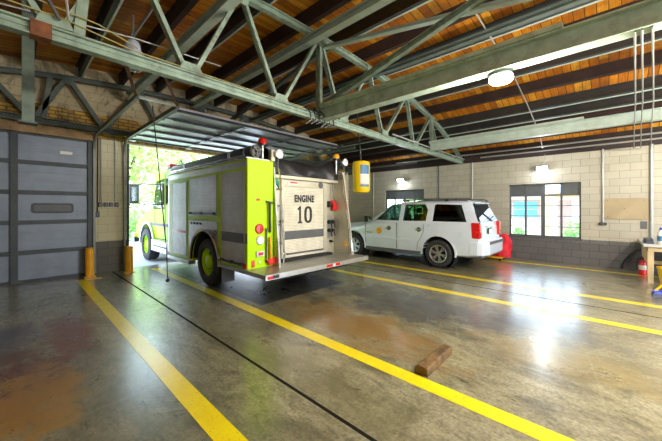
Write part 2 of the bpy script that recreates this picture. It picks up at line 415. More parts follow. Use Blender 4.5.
M['housewall'] = mat('tan_stucco', (.92,.82,.64), .8, 0, .06, 2)
M['houseroof'] = mat('pale_shingle', (.50,.46,.42), .8, 0, .15, 6)
M['fascia'] = mat('orange_fascia', (.90,.55,.20), .6, 0, .1, 4)
M['teal'] = mat('teal_blind', (.16,.46,.52), .3, 0, .15, 4)
M['brickframe'] = mat('red_brick_surround', (.62,.36,.30), .8, 0, .2, 12)
M['bark'] = mat('tree_bark', (.12,.085,.06), .85, 0, .3, 8, .5)
M['leaf'] = leaf_mat('spring_leaves', (.26,.42,.09), (.50,.66,.22))
M['leafb'] = leaf_mat('shrub_leaves', (.16,.42,.08), (.35,.62,.16))
M['goldseal'] = mat('gold_decal', (.80,.48,.03), .4, .1, .25, 30)
M['led'] = emit('led_lens', (1,.97,.90), 14)
M['led2'] = emit('cool_led_lens', (.88,.94,1), 22)
M['lensoff'] = mat('unlit_glass_jar', (.62,.70,.64), .15, .1, .1, 6)
P_LEFT_FILL, P_REAR_FILL, P_DOME, P_WALL, P_SKY, P_SUN, P_EXP = 110, 300, 140, 11, 5.2, 8.0, 0.52
# ------------------------------------------------------------------ setting
XR, YF, XL, YB = 11.3, 9.4, -4.6, -7.0
XC = 3.9
def chord(x): d = x - XC; return 4.88 - .0145*d*d - .00023*d**4
def deckz(x): return chord(x) + .33

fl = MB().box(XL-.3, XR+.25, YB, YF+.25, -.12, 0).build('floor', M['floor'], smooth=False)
tag(fl, 'worn glossy concrete floor of the engine bay with ochre stains', 'floor', kind='structure')
for (a, b, y0, y1) in ((.965,1.135,-5.5,8.86),(2.55,2.72,-5.5,9.1),(5.75,5.93,-5.5,8.9),(7.27,7.45,-5.5,8.9),(10.42,10.56,-5.5,8.9)):
    MB().box(a, b, y0, y1, .0, .0025).build('painted_line', M['line'], fl, smooth=False)
MB().box(1.135, 1.42, 8.74, 8.86, .0, .0025).build('painted_line', M['line'], fl, smooth=False)

# right wall with two window holes
W1 = (.60, 2.44, .745, 2.42); W2 = (5.45, 7.29, .745, 2.42); ZT = 3.28
m = MB(); ys = [YB, W1[0], W1[1], W2[0], W2[1], YF]
for i in range(5):
    if i in (1, 3):
        w = W1 if i == 1 else W2
        m.box(XR, XR+.22, ys[i], ys[i+1], 0, w[2]); m.box(XR, XR+.22, ys[i], ys[i+1], w[3], ZT)
    else: m.box(XR, XR+.22, ys[i], ys[i+1], 0, ZT)
wr = m.build('wall_right', M['blockx'], smooth=False); tag(wr, 'cream block wall with dark grey base along the right of the bay', 'wall', kind='structure')
t1 = MB().box(XR-.02, XR+.24, YB, YF, ZT, deckz(XR)+.25).build('trim_1', M['joist'], smooth=False)
tag(t1, 'dark timber plate along the top of the right block wall', 'beam', kind='structure')
# front wall with three door openings
D1 = (-2.35, 1.36); D2 = (2.06, 6.42); D3 = (6.98, 10.9); DT = 3.36
m = MB(); xs = [XL, D1[0], D1[1], D2[0], D2[1], D3[0], D3[1], XR+.22]
for i in range(7):
    if i in (1,3,5): m.box(xs[i], xs[i+1], YF, YF+.22, DT, 5.4)
    else: m.box(xs[i], xs[i+1], YF, YF+.22, 0, 5.4)
wf = m.build('wall_front', M['front'], smooth=False); tag(wf, 'block and yellow brick wall holding the overhead doors', 'wall', kind='structure')
wl = MB().box(XL-.22, XL, YB, YF+.22, 0, 4.2).build('wall_left', M['blockx'], smooth=False); tag(wl, 'cream block wall on the far left of the bay', 'wall', kind='structure')

# unseen rear wall, shaped to dim the left and admit sky light
m = MB(); m.box(XL-.2, 2.4, YB-.22, YB, 0, 5.2); m.box(2.4, XR+.22, YB-.22, YB, 3.4, 5.2); m.box(10.3, XR+.22, YB-.22, YB, 0, 3.4)
wb_ = m.build('wall_rear', M['blocky'], smooth=False); tag(wb_, 'unseen rear block wall shaped for the light, with one wide opening', 'wall', kind='structure')
# roof: curved board deck + joists along the bay
m = MB(); xs = [XL-.5 + (XR+1.0-XL)*i/44 for i in range(45)]
up = [(x, deckz(x)) for x in xs]; lo = [(x, deckz(x)+.06) for x in reversed(xs)]
JD = .27
ce = MB()
for i in range(44):
    ce.add([(xs[i],YB,up[i][1]),(xs[i+1],YB,up[i+1][1]),(xs[i+1],YF+.3,up[i+1][1]),(xs[i],YF+.3,up[i][1]),
            (xs[i],YB,up[i][1]+.06),(xs[i+1],YB,up[i+1][1]+.06),(xs[i+1],YF+.3,up[i+1][1]+.06),(xs[i],YF+.3,up[i][1]+.06)],
           [(3,2,1,0),(4,5,6,7),(0,1,5,4),(2,3,7,6)])
ceil = ce.build('ceiling', M['deck'], weld=True); tag(ceil, 'bowed board roof of orange-brown planks on dark joists', 'ceiling', kind='structure')
JX = [7.86 + .85*k for k in range(-14, 4)] + [10.0, 10.8]
JX = [x for i_, x in enumerate(JX) if all(abs(x-q) > .2 for q in JX[:i_])]
for k, x in enumerate(JX):
    z = deckz(x); s = -.0145*2*(x-XC) - .00092*(x-XC)**3; n = Vector((-s, 0, 1)).normalized()
    mm = MB()
    p0 = Vector((x, YB+.02, z)) - n*(JD/2+.005); p1 = Vector((x, YF-.01, z)) - n*(JD/2+.005)
    if k % 2 == 0:
        mm.ibeam(p0, p1, .10, JD, .012, n).build('joist', M['steeljoist'], ceil, smooth=False)
        e = Vector((1,0,s)).normalized()*.035 - n*(JD/2+.004); MB().bar(p0+e, p1+e, .034, .012, n).build('joist_edge', M['palegreen'], ceil, smooth=False)
    else:
        mm.bar(p0, p1, .09, JD, n).build('joist', M['joist'], ceil, smooth=False)

# ---- bowstring trusses
def truss(y, zc, mc, mw, lab, lf, webw=.052, rusty=False, top=True):
    r = thing('roof_truss', lab, 'roof truss', (XC, y, zc), 'bowstring trusses under the roof')
    xa, xb = XL+.05, XR-.03
    m = MB(); m.ibeam((xa,y,zc), (xb,y,zc), .11, .135, .02); m.bar((xa,y,zc+.01),(xb,y,zc+.01),.05,.02)
    m.build('bottom_chord', mc, r, .004, False)
    m = MB(); n = 26; pts = [xa + (xb-xa)*i/n for i in range(n+1)]
    for i in range(n):
        m.ibeam((pts[i]-.005,y,chord(pts[i])-.06), (pts[i+1]+.005,y,chord(pts[i+1])-.06), .10, .11, .018)
    m.build('top_chord', mc, r, 0, False)
    B = [-2.6,-1.1,.27,1.55,2.98,4.55,6.05,7.6,9.2]; T = [-3.3,-1.9,-.45,.85,2.28,3.9,5.45,7.15,8.6,10.0]
    def web(x0, x1, mat_, w=webw):
        m = MB(); m.angle((x0,y-.01,zc+.06),(x1,y-.01,chord(x1)-.09),w,.014,(0,1,0))
        m.angle((x0,y+.03,zc+.06),(x1,y+.03,chord(x1)-.09),w,.014,(0,-1,0))
        m.build('web_member', mat_, r, 0, False)
    for i, b in enumerate(B):
        web(b-.05, T[i]+.03, mw); web(b+.05, T[i+1]-.03, mw)
    web(3.9, 3.9, mw, .07); web(.45, .55, mw, .09); web(8.75, 8.62, mw, .05)
    for x in T:
        m = MB(); z = chord(x)-.1; s_ = .20 if x == 3.9 else .13
        m.prism([(x-s_,z+.07),(x+s_,z+.07),(x+s_*.55,z-.12),(x-s_*.55,z-.12)],'xz',y-.062,y-.05)
        m.build('gusset_plate', mc, r, 0, False)
    for x in B:
        m = MB(); m.prism([(x-.14,zc+.07),(x+.14,zc+.07),(x+.10,zc+.17),(x-.10,zc+.17)],'xz',y-.062,y-.05)
        m.build('gusset_plate', mc, r, 0, False)
    if rusty:
        MB().box(.10,.25,y-.066,y+.066,zc-.074,zc+.074).build('splice_plate', M['rust'], r, .005)
    return r
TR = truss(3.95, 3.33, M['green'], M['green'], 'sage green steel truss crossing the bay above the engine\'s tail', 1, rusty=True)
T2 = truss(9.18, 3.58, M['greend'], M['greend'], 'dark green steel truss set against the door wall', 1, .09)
MB().ibeam((3.9,3.9,3.52),(3.9,-.35,4.6),.08,.09,.014).build('sway_brace', M['green'], TR, smooth=False)
MB().angle((3.98,3.9,4.68),(3.98,-1.9,3.58),.10,.016).build('sway_brace', M['palegreen'], TR, smooth=False)
MB().angle((3.98,4.0,4.6),(3.98,9.1,3.7),.08,.014).build('sway_brace', M['greend'], T2, smooth=False)
# longitudinal I-beams
def ib(name, x, y0, y1, z0, h, w, mt, lab, split=None):
    r = thing(name, lab, 'beam', (x, y0, z0)); zc = z0 + h/2
    MB().ibeam((x,y0,zc),(x,y1,zc),w,h,.018).build('beam_section', mt, r, 0, False)
    if split:
        MB().bar((x-.03,split,z0+h+.03),(x-.03,y1,z0+h+.03),w*.9,.05).build('cover_channel', mt, r, 0, False)
    return r
ib('steel_beam', 3.93, -6.5, 3.88, 3.27,   .23, .17, M['greenb'], 'broad sage green steel beam holding the round ceiling light', .35)
ib('steel_beam', 8.45, -6.5, 3.88, 3.34, .22, .15, M['palegreen'], 'pale green steel beam nearer the window wall', .4)
ib('steel_purlin', 2.02, -6.5, 9.0, 4.42, .16, .14, M['palegreen'], 'grey steel purlin high on the left behind the truss')
ib('steel_purlin', 3.66, -6.5, 9.0, 4.62, .14, .14, M['palegreen'], 'pale steel ridge purlin at the top of the truss')
ib('steel_purlin', 5.55, -6.5, 9.0, 4.60, .10, .10, M['greend'], 'slim dark steel purlin right of the ridge purlin')

# wall-side hanger at the left
h = thing('steel_hanger', 'sage green steel hanger post dropping behind the truss near the closed door', 'post', (.14,6.2,2.9))
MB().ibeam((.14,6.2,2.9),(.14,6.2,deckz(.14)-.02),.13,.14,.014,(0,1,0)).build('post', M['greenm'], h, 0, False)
MB().box(.04,.24,6.1,6.3,2.88,2.9).build('foot_plate', M['greend'], h, 0, False)

# timber header over the closed door
hb = MB().box(D1[0]-.3, 1.40, YF-.16, YF, 3.30, 3.50).build('trim_2', M['header'], bevel=.01); tag(hb, 'old timber header beam across the top of the closed door', 'beam', kind='structure')

# ---- closed sectional door
def closed_door(name, x0, x1, lab, y=YF+.02):
    r = thing(name, lab, 'overhead door', ((x0+x1)/2, y, 0), kind='structure')
    n = 5; ph = 3.34/n; wd = x1-x0
    stx = [x0+.06, (.0 if name == 'door_1' else (x0+x1)/2), x1-.06]
    for i in range(n):
        z0 = i*ph+.01; z1 = (i+1)*ph-.005
        m = MB(); m.box(x0, x1, y, y+.05, z0, z1)
        for zz in (z0+.24, z0+.44): m.box(x0+.05, x1-.05, y-.006, y, zz, zz+.012)
        p = m.build('door_panel', M['doorpanel'], r, .004, False)
        if i == 2 and name == 'door_1':
            w = MB(); cx, cz, a, c_, rr = .62, z0+.30, .36, .115, .06
            def rr_poly(a, c_, rr):
                o = []
                for (sx, sz, a0) in ((1,1,0),(-1,1,90),(-1,-1,180),(1,-1,270)):
                    for q in range(5):
                        t = math.radians(a0 + q*22.5); o.append((cx + sx*(a-rr) + rr*math.cos(t), cz + sz*(c_-rr) + rr*math.sin(t)))
                return o
            w.prism(rr_poly(a, c_, rr), 'xz', y-.03, y-.001); wo = w.build('vision_frame', M['doorframe'], p, 0, False)
            MB().prism(rr_poly(a-.04, c_-.04, .04), 'xz', y-.034, y-.029).build('vision_pane', M['greyplastic'], wo, 0, False)
        if i == 4 and name == 'door_1':
            MB().box(.74,.96,y-.012,y-.001,z0+.24,z0+.31).build('door_plate', M['paper'], p, 0, False)
    for i in range(n+1):
        z = min(max(i*ph, .02), 3.32)
        m = MB(); m.box(x0, x1, y-.055, y-.0, z-.05, z+.04); m.build('joint_strut', M['doorframe'], r, .004, False)
    for sx in stx:
        MB().box(sx-.06, sx+.06, y-.07, y-.004, .0, 3.34).build('door_stile', M['doorframe'], r, .004, False)
    for sx in (x0-.02, x1+.0):
        m = MB(); m.bar((sx,y-.09,.0),(sx,y-.09,3.1),.05,.07,(0,1,0))
        m.path([(sx,y-.09,3.1),(sx,y-.13,3.28),(sx,y-.27,3.41),(sx,y-.5,3.45)],.035)
        m.bar((sx,y-.45,3.45),(sx,5.55,3.45),.05,.07); m.build('door_track', M['greyconduit'], r, 0, False)
    return r
closed_door('door_1', D1[0], D1[1], 'closed blue-grey sectional door with dark frames at the far left')
closed_door('door_3', D3[0], D3[1], 'closed blue-grey sectional door ahead of the parked white car')

# ---- raised sectional door, lying overhead
r = thing('door_2', 'raised pale sectional door lying open overhead above the fire engine', 'overhead door', ((D2[0]+D2[1])/2, YF, 3.4), kind='structure')
zz = 3.45; n = 5; y1 = 9.05; ph = (y1-5.75)/n
for i in range(n):
    a = 5.75 + i*ph
    m = MB(); m.box(D2[0]-.03, D2[1]-.0, a+.006, a+ph-.006, zz, zz+.05)
    m.build('door_panel', M['doorpale'], r, .004, False)
for i in range(n+1):
    a = 5.75 + i*ph
    m = MB(); m.bar((D2[0]-.02,a,zz-.02),(D2[1],a,zz-.02),.05,.04); m.build('joint_strut', M['doorframe'], r, 0, False)
for k, sx in enumerate((2.09, 3.5, 4.95, 6.36)):
    m = MB(); m.box(sx-.045, sx+.045, 5.76, y1, zz-.025, zz-.004)
    for i in range(n+1):
        a = 5.75 + i*ph
        m.box(sx-.07, sx+.07, max(5.76,a-.08), min(y1,a+.08), zz-.07, zz-.05)
    m.build('door_stile', M['galv'], r, 0, False)
for sx in (D2[0]-.07, D2[1]+.04):
    m = MB(); m.bar((sx,YF-.09,.0),(sx,YF-.09,3.1),.05,.07,(0,1,0))
    m.path([(sx,YF-.09,3.1),(sx,YF-.13,3.28),(sx,YF-.27,3.41),(sx,YF-.5,3.45)],.035)
    m.bar((sx,YF-.45,3.45),(sx,5.6,3.45),.06,.08); m.build('door_track', M['greyconduit'], r, 0, False)
MB().bar((D1[1],5.62,3.47),(D2[0]-.07,5.62,3.47),.04,.04).build('track_tie', M['galv'], r, 0, False)
for (xx, xt) in ((D1[1], .87), (D2[0]-.07, 1.28), (D2[1]+.04, 5.6)):
    MB().bar((xt,4.0,3.27),(xx,5.62,3.47),.04,.012).build('track_hanger', M['rust'], r, 0, False)
# jambs
j = MB(); j.box(D2[0]-.0, D2[0]+.05, YF-.02, YF+.2, 0, DT); j.box(D2[1]-.05, D2[1], YF-.02, YF+.2, 0, DT)
jj = j.build('trim_3', M['doorframe'], smooth=False); tag(jj, 'dark steel jambs of the open doorway', 'door jamb', kind='structure')

# ---- windows
def window(name, W, lab, pattern):
    y0, y1, z0, z1 = W; x = XR+.06
    r = thing(name, lab, 'window', (x,(y0+y1)/2,z0), kind='structure')
    m = MB(); t = .045
    m.box(x,x+.07,y0,y0+t,z0,z1); m.box(x,x+.07,y1-t,y1,z0,z1); m.box(x,x+.07,y0,y1,z0,z0+t); m.box(x,x+.07,y0,y1,z1-t,z1)
    m.build('window_frame', M['greyplastic'], r, 0, False)
    ym = (y0+y1)/2; zt = z1-.37
    MB().box(x-.01,x+.08,ym-.05,ym+.05,z0,z1).build('mullion', M['greyplastic'], r, 0, False)
    MB().box(x-.005,x+.075,y0,y1,zt-.025,zt+.02).build('transom', M['greyplastic'], r, 0, False)
    q = (y1-y0)/4
    for yy in (y0+q, y0+3*q): MB().box(x,x+.06,yy-.028,yy+.028,z0,z1).build('mullion', M['greyplastic'], r, 0, False)
    for k in range(1,4):
        zz = z0 + (zt-z0)*k/4
        MB().box(x+.015,x+.045,y0+t,y1-t,zz-.010,zz+.010).build('glazing_bar', M['greyplastic'], r, 0, False)
    for k in range(4):
        a, b = y0+q*k+.03, y0+q*(k+1)-.03
        MB().box(x+.028,x+.034,a,b,z0+t,zt).build('pane', M['clear'], r, 0, False)
        if pattern[k]: MB().box(x+.02,x+.04,a-.02,b+.02,zt,z1-.02).build('blanking_panel', M['greyplastic'], r, 0, False)
        else: MB().box(x+.028,x+.034,a,b,zt,z1-t).build('pane', M['clear'], r, 0, False)
    MB().box(XR-.03,XR+.14,y0-.04,y1+.04,z0-.045,z0).build('window_sill', M['greyplastic'], r, .005, False)
    return r
window('window_1', W1, 'steel window of four columns with dark upper panels on the right wall', (1,0,1,1))
window('window_2', W2, 'steel window with a dark top strip behind the white car', (1,1,1,1))

# ---- lamps
def point(parent, loc, power, col, rad):
    l = bpy.data.lights.new('lamp_light', 'POINT'); l.energy = power; l.color = col; l.shadow_soft_size = rad
    o = bpy.data.objects.new('lamp_light', l); COL.objects.link(o); o.parent = parent; o.location = Vector(loc) - parent.location
def spot(parent, loc, power, col, rad, ang=160):
    l = bpy.data.lights.new('lamp_light', 'SPOT'); l.energy = power; l.color = col; l.shadow_soft_size = rad; l.spot_size = math.radians(ang); l.spot_blend = .6
    o = bpy.data.objects.new('lamp_light', l); COL.objects.link(o); o.parent = parent; o.location = Vector(loc) - parent.location
WARM = (1,.93,.80); COOL = (.84,.91,1)
def dome(x, y, z, lab, power, k=.72):
    r = thing('ceiling_light', lab, 'ceiling light', (x,y,z), 'round lights under the steel beams')
    MB().lathe([(.02*k,.085),(.06*k,.085),(.07*k,.05),(.17*k,.035),(.18*k,.012),(.165*k,.004)],(x,y,z),(0,0,1)).build('housing', M['galv'], r)
    MB().lathe([(.178*k,.008),(.18*k,-.03),(.15*k,-.055),(.07*k,-.068),(.01,-.07)],(x,y,z),(0,0,1)).build('lens', M['led'], r)
    point(r, (x,y,z-.16), power, WARM, .12)
dome(4.0, .95, 3.215, 'lit round ceiling light under the broad green steel beam', P_DOME)
dome(8.45, -2.2, 3.27, 'fill light added under the pale beam, unseen behind the viewpoint', P_REAR_FILL)  # unseen domes from here on are added to brighten the engine's rear
dome(3.95, -1.2, 3.215, 'fill light added under the broad beam, unseen just behind the viewpoint', P_REAR_FILL)
dome(3.95, -3.6, 3.215, 'fill light added under the broad beam, unseen far behind the viewpoint', P_REAR_FILL)
dome(.3, -2.4, 3.3, 'fill light added on the left, unseen behind the viewpoint', P_LEFT_FILL)  # unseen dome added to lift the surfaces that face left
def walllamp(y, z, lab, power):
    x = XR
    r = thing('wall_light', lab, 'wall light', (x,y,z), 'lit flood lights on the right wall')
    MB().box(x-.05,x-.0,y-.06,y+.06,z-.02,z+.10).build('junction_box', M['greyplastic'], r, .005)
    MB().prism([(x-.05,z+.09),(x-.22,z+.05),(x-.22,z-.04),(x-.05,z-.07)],'xz',y-.15,y+.15).build('housing', M['galv'], r, .01)
    MB().box(x-.245,x-.222,y-.13,y+.13,z-.035,z+.045).build('lens', M['led2'], r, .004)
    MB().box(x-.20,x-.07,y-.13,y+.13,z-.082,z-.066).build('lens', M['led2'], r, .004)
    MB().path([(x-.03,y,z+.1),(x-.03,y-.02,z+.2),(x-.03,y-.07,z+.3),(x-.03,y-.05,z+.42)],.012).build('cable', M['conduit'], r)
    point(r, (x-.32,y,z-.06), power, COOL, .06)
walllamp(1.51, 2.88, 'lit flood light on the wall above the four-column window', P_WALL)
walllamp(6.40, 2.82, 'lit flood light on the wall above the window behind the white car', P_WALL)
# jar lamp hanging off the roof
x, y, z = 1.45, 6.2, 4.12
r = thing('jar_lamp', 'unlit jar-shaped pendant lamp hanging behind the truss on the left', 'pendant lamp', (x,y,z))
MB().lathe([(.03,.62),(.035,.52),(.09,.50),(.12,.44),(.13,.34),(.17,.30),(.18,.27)],(x,y,z),(0,0,1)).build('cap', M['white'], r)
MB().lathe([(.15,.28),(.17,.2),(.165,.10),(.12,.03),(.04,0)],(x,y,z),(0,0,1)).build('glass_jar', M['lensoff'], r)
m = MB()
for k in range(6):
    a = k*PI/3; m.path([(x+.185*math.cos(a),y+.185*math.sin(a),z+.27),(x+.185*math.cos(a),y+.185*math.sin(a),z+.1),(x+.1*math.cos(a),y+.1*math.sin(a),z-.02),(x,y,z-.03)],.006,6)
m.build('guard', M['galv'], r)
MB().tube((x,y,z+.6),(x,y,deckz(x)-.02),.02).build('stem', M['conduit'], r)

# ---- conduits and pipes
def pipe(name, pts, rad, mt, lab, cat='conduit', group=None):
    return tag(MB().path(pts, rad, 10).build(name, mt), lab, cat, group)
pipe('conduit', [(1.45,6.15,4.70),(1.45,-3,4.70)], .018, M['conduit'], 'thin conduit running towards the viewer from the jar lamp')
pipe('conduit', [(-.6,6.05,4.38),(.6,6.05,4.52),(1.45,6.02,4.60),(3.0,6.02,4.66)], .013, M['conduit'], 'thin conduit crossing under the roof in front of the jar lamp')
pipe('conduit', [(XR-.024,.13,3.3),(XR-.024,.13,1.22)], .024, M['conduit'], 'pale vertical conduit ending in a black socket left of the plywood board')
bx = thing('wall_socket', 'small black socket at the foot of the conduit left of the board', 'socket', (XR,.13,1.2))
MB().box(XR-.06,XR,.05,.21,1.17,1.24).build('socket_box', M['black'], bx, .006)
MB().box(XR-.066,XR-.06,.08,.18,1.19,1.22).build('socket_face', M['greyplastic'], bx)
pipe('conduit', [(XR-.035,-.80,3.3),(XR-.035,-.80,.0)], .035, M['conduit'], 'thick pale pipe up the wall beside the workbench')
pipe('conduit', [(XR-.022,3.6,3.28),(XR-.022,3.6,.0)], .022, M['conduit'], 'grey conduit up the wall behind the car\'s rear side window')
pipe('conduit', [(XR-.022,4.84,3.28),(XR-.022,4.84,.0)], .022, M['greyplastic'], 'dark conduit up the wall above the middle of the white car')
pipe('conduit', [(XR-.022,7.9,3.28),(XR-.022,7.9,.0)], .022, M['conduit'], 'grey conduit on the wall left of the window behind the car')
pipe('conduit', [(XR-.10,-6,3.42),(XR-.10,3.3,3.42)], .022, M['conduit'], 'lower of two level conduits above the right wall')
pipe('conduit', [(4.2,1.58,4.83),(5.2,1.575,4.79),(6,1.57,4.74),(7.6,1.55,4.58),(9,1.53,4.30),(10,1.52,4.04),(10.8,1.51,3.78),(11.2,1.51,3.5)], .014, M['conduit'], 'thin conduit crossing under the joists to the window lamp')
pipe('conduit', [(XR-.35,-6,3.52),(XR-.35,6.5,3.52)], .024, M['conduit'], 'upper of two level conduits above the right wall')
for k, (yy, w) in enumerate(((-.17,'leftmost'),(-.215,'middle'),(-.28,'rightmost'))):
    pipe('drop_conduit', [(3.87,yy,3.26+.0*k),(7.2,yy*1.9-.0,3.40),(8.5,yy*2.15,3.325),(11.0,yy*2.75,3.20)], .009, M['greyconduit'], w+' of three thin parallel conduits crossing between the two green beams', 'conduit', 'three parallel conduits')
pipe('cable', [(-1.5,3.93,3.52),(-.1,3.9,3.50),(.35,3.88,3.49),(.9,3.89,3.415),(1.2,3.895,3.415),(2.0,3.895,3.41),(3.2,3.895,3.41),(3.45,3.895,3.41)], .007, M['rope'], 'yellow cable lying along the truss bottom chord', 'cable')
pipe('cable', [(-.6,3.89,3.62),(-.1,3.86,3.62),(.25,3.86,3.57),(.6,3.86,3.55),(.95,3.86,3.44)], .007, M['rope'], 'yellow cable looping off the splice in the truss', 'cable')
pipe('cable', [(.2,3.84,5.0),(.22,3.84,4.1),(.17,3.84,3.7),(.30,3.84,3.45)], .016, M['greyplastic'], 'grey cable dropping to the truss splice on the left', 'cable')
pipe('cable', [(.33,3.80,5.0),(.34,3.80,4.2),(.33,3.80,3.8),(.36,3.80,3.46)], .012, M['conduit'], 'pale cable dropping to the truss splice on the left', 'cable')
pipe('conduit', [(6.3,3.85,3.45),(8.2,3.85,3.43),(11.2,3.85,3.42)], .018, M['conduit'], 'conduit lying on the right end of the truss bottom chord')
# cluster of black straps on the truss at its middle
m = MB()
for k in range(6):
    xx = 3.5+.12*k; m.path([(xx,3.9,3.44),(xx+.05,3.84,3.36),(xx+.1,3.85,3.22),(xx+.02,3.9,3.14+.02*(k % 3))],.014,6)
tag(m.build('cable_bundle', M['black']), 'dark bundle of hooks and straps hanging at the middle of the truss', 'cable bundle')

# pillar fittings
pv = YF-.03
pipe('conduit', [(1.50,pv,3.4),(1.50,pv,1.78)], .02, M['conduit'], 'left conduit down the pillar between the doors')
pipe('conduit', [(1.80,pv,3.4),(1.80,pv,1.80)], .02, M['palegreen'], 'right conduit down the pillar between the doors')
for k, xx in enumerate((1.49,1.60,1.71,1.83)):
    w = ('leftmost','second from left','third from left','rightmost')[k]
    r = thing('switch_box', w+' of four black switch boxes on the pillar between the doors', 'switch box', (xx,YF,1.73), 'switch boxes on the pillar')
    MB().box(xx-.04,xx+.04,YF-.06,YF,1.68,1.79).build('switch_case', M['black'], r, .006)
    MB().box(xx-.012,xx+.012,YF-.075,YF-.06,1.72,1.75).build('switch_button', M['red'] if k == 3 else M['greyplastic'], r)
pipe('conduit', [(1.44,pv,3.4),(1.43,pv,1.5)], .014, M['black'], 'black cable down the pillar to the low switch')
r = thing('switch_box', 'black switch box hanging lower than its row on the pillar', 'switch box', (1.43,YF,1.5))
MB().box(1.39,1.47,YF-.06,YF-.002,1.42,1.56).build('switch_case', M['black'], r, .006)
MB().box(1.42,1.44,YF-.07,YF-.06,1.47,1.50).build('switch_button', M['greyplastic'], r)
# low hinge bracket at the doorway
m = MB(); m.box(2.0,2.05,YF-.14,YF,.28,.40); m.tube((2.03,YF-.1,.26),(2.03,YF-.1,.44),.03)
tag(m.build('door_bracket', M['rust']), 'rusty bracket low on the pillar by the orange bollard', 'bracket')

# bollards
def bollard(x, y, h, lab):
    r = thing('bollard', lab, 'bollard', (x,y,0), 'orange bollards by the doors')
    MB().lathe([(.085,0),(.085,h-.02),(.06,h),(.01,h+.005)],(x,y,0)).build('post', M['orange'], r)
    MB().box(x-.11,x+.11,y-.11,y+.11,.0,.012).build('base_plate', M['orange'], r)
bollard(1.24, 9.08, .70, 'orange bollard beside the closed grey door')
bollard(2.02, 8.98, .68, 'orange bollard at the edge of the open doorway')

# pull rope with knob
r = thing('pull_rope', 'dark pull rope with a round knob hanging before the open doorway', 'rope', (2.15,6.6,.14))
m = MB(); m.path([(1.62,5.7,3.40),(1.78,5.98,2.6),(1.95,6.25,1.6),(2.10,6.5,.8),(2.15,6.6,.22)], .010); m.build('cord', M['darkrope'], r)
MB().ball((2.152,6.603,.17),.04).build('knob', M['black'], r)

# plywood board
r = thing('wall_board', 'blank tan plywood board with rounded corners screwed to the right wall', 'board', (XR,-.31,1.62))
y0,y1,z0,z1,rr = -.745,.115,1.345,1.915,.06; poly = []
for (cy, cz, a0) in ((y1-rr,z1-rr,0),(y0+rr,z1-rr,90),(y0+rr,z0+rr,180),(y1-rr,z0+rr,270)):
    for q in range(5):
        t = math.radians(a0+q*22.5); poly.append((cy+rr*math.cos(t), cz+rr*math.sin(t)))
MB().prism(poly,'yz',XR-.03,XR-.002).build('panel', M['ply'], r, .004, False)
for (sy, sz) in ((y0+.08,z1-.06),(y1-.08,z1-.06),(y0+.08,z0+.06),(y1-.08,z0+.06),(-.3,1.63)):
    MB().tube((XR-.034,sy,sz),(XR-.029,sy,sz),.012).build('screw', M['greyplastic'], r)
tag(MB().box(XR-.012,XR-.001,-.72,-.60,1.10,1.30).build('wall_plate', M['greyplastic']), 'grey blank plate on the wall under the plywood board', 'plate')

# timber chock on the floor
m = MB(); m.prism([(-.07,0),(.07,0),(.07,.05),(.04,.085),(-.06,.085),(-.07,.07)],'yz',2.75,3.38)
o = m.build('timber_block', M['blockwood'], bevel=.008)
for v in o.data.vertices: v.co.y += 1.36
tag(o, 'loose scorched timber block lying on the floor near the yellow line', 'block')

# ---- workbench corner
r = thing('workbench', 'pine workbench with a grey top against the right wall', 'workbench', (10.3,-1.6,0))
MB().box(9.42,11.2,-2.7,-.54,.80,.86).build('bench_top', M['benchtop'], r, .006)
MB().box(9.50,11.15,-2.62,-.62,.70,.795).build('apron', M['pine'], r, .004)
for (xx,yy) in ((9.56,-.66),(11.05,-.66),(9.56,-2.55),(11.05,-2.55)):
    MB().prism([(yy-.045,0),(yy+.045,0),(yy+.05,.70),(yy-.05,.70)],'yz',xx-.05,xx+.05).build('leg', M['pine'], r, .004)
MB().box(10.9,11.0,-2.5,-.7,.25,.33).build('stretcher', M['pine'], r, .004)
def case(x0,x1,y0,y1,z0,z1,mt,lab):
    q = thing('tool_case', lab, 'case', ((x0+x1)/2,(y0+y1)/2,z0)); zm = (z0+z1)/2
    MB().box(x0,x1,y0,y1,z0,zm-.002).build('case_base', mt, q, .006); MB().box(x0+.004,x1-.004,y0+.004,y1-.004,zm+.002,z1).build('case_lid', mt, q, .006)
    MB().box(x0-.01,x0,(y0+y1)/2-.05,(y0+y1)/2+.05,zm-.015,zm+.015).build('latch', M['greyplastic'], q)
case(9.62,10.15,-.72,-.57,.862,.915,M['navy'],'navy flat case at the left end of the workbench, lower of two')
case(9.66,10.10,-.71,-.58,.917,.965,M['navy'],'dark flat case on top of another at the left end of the workbench')
def bottle(x,y,z,rad,h,mt,mc,lab):
    q = thing('bottle', lab, 'bottle', (x,y,z))
    MB().lathe([(rad*.9,0),(rad,.01),(rad,h*.62),(rad*.75,h*.74),(rad*.35,h*.82),(rad*.35,h*.88)],(x,y,z)).build('bottle_body', mt, q)
    MB().lathe([(rad*.42,h*.86),(rad*.42,h),(rad*.3,h+.004)],(x,y,z)).build('cap', mc, q)
    MB().lathe([(rad*1.01,h*.2),(rad*1.01,h*.5)],(x,y,z)).build('bottle_label', M['bluelabel'], q)
bottle(9.60,-.82,.862,.055,.36,M['paper'],M['blue'],'tall white bottle with a blue label on the workbench')
bottle(9.95,-.84,.862,.05,.28,M['bluelabel'],M['white'],'shorter blue bottle behind the tall one on the workbench')
q = thing('tin_can', 'pale can on the workbench behind the flat cases', 'can', (10.4,-.9,.862))
MB().lathe([(.06,0),(.06,.20),(.055,.205),(.01,.205)],(10.4,-.9,.862)).build('can_body', M['silver'], q)
MB().lathe([(.063,.04),(.063,.16)],(10.4,-.9,.862)).build('can_label', M['navy'], q)

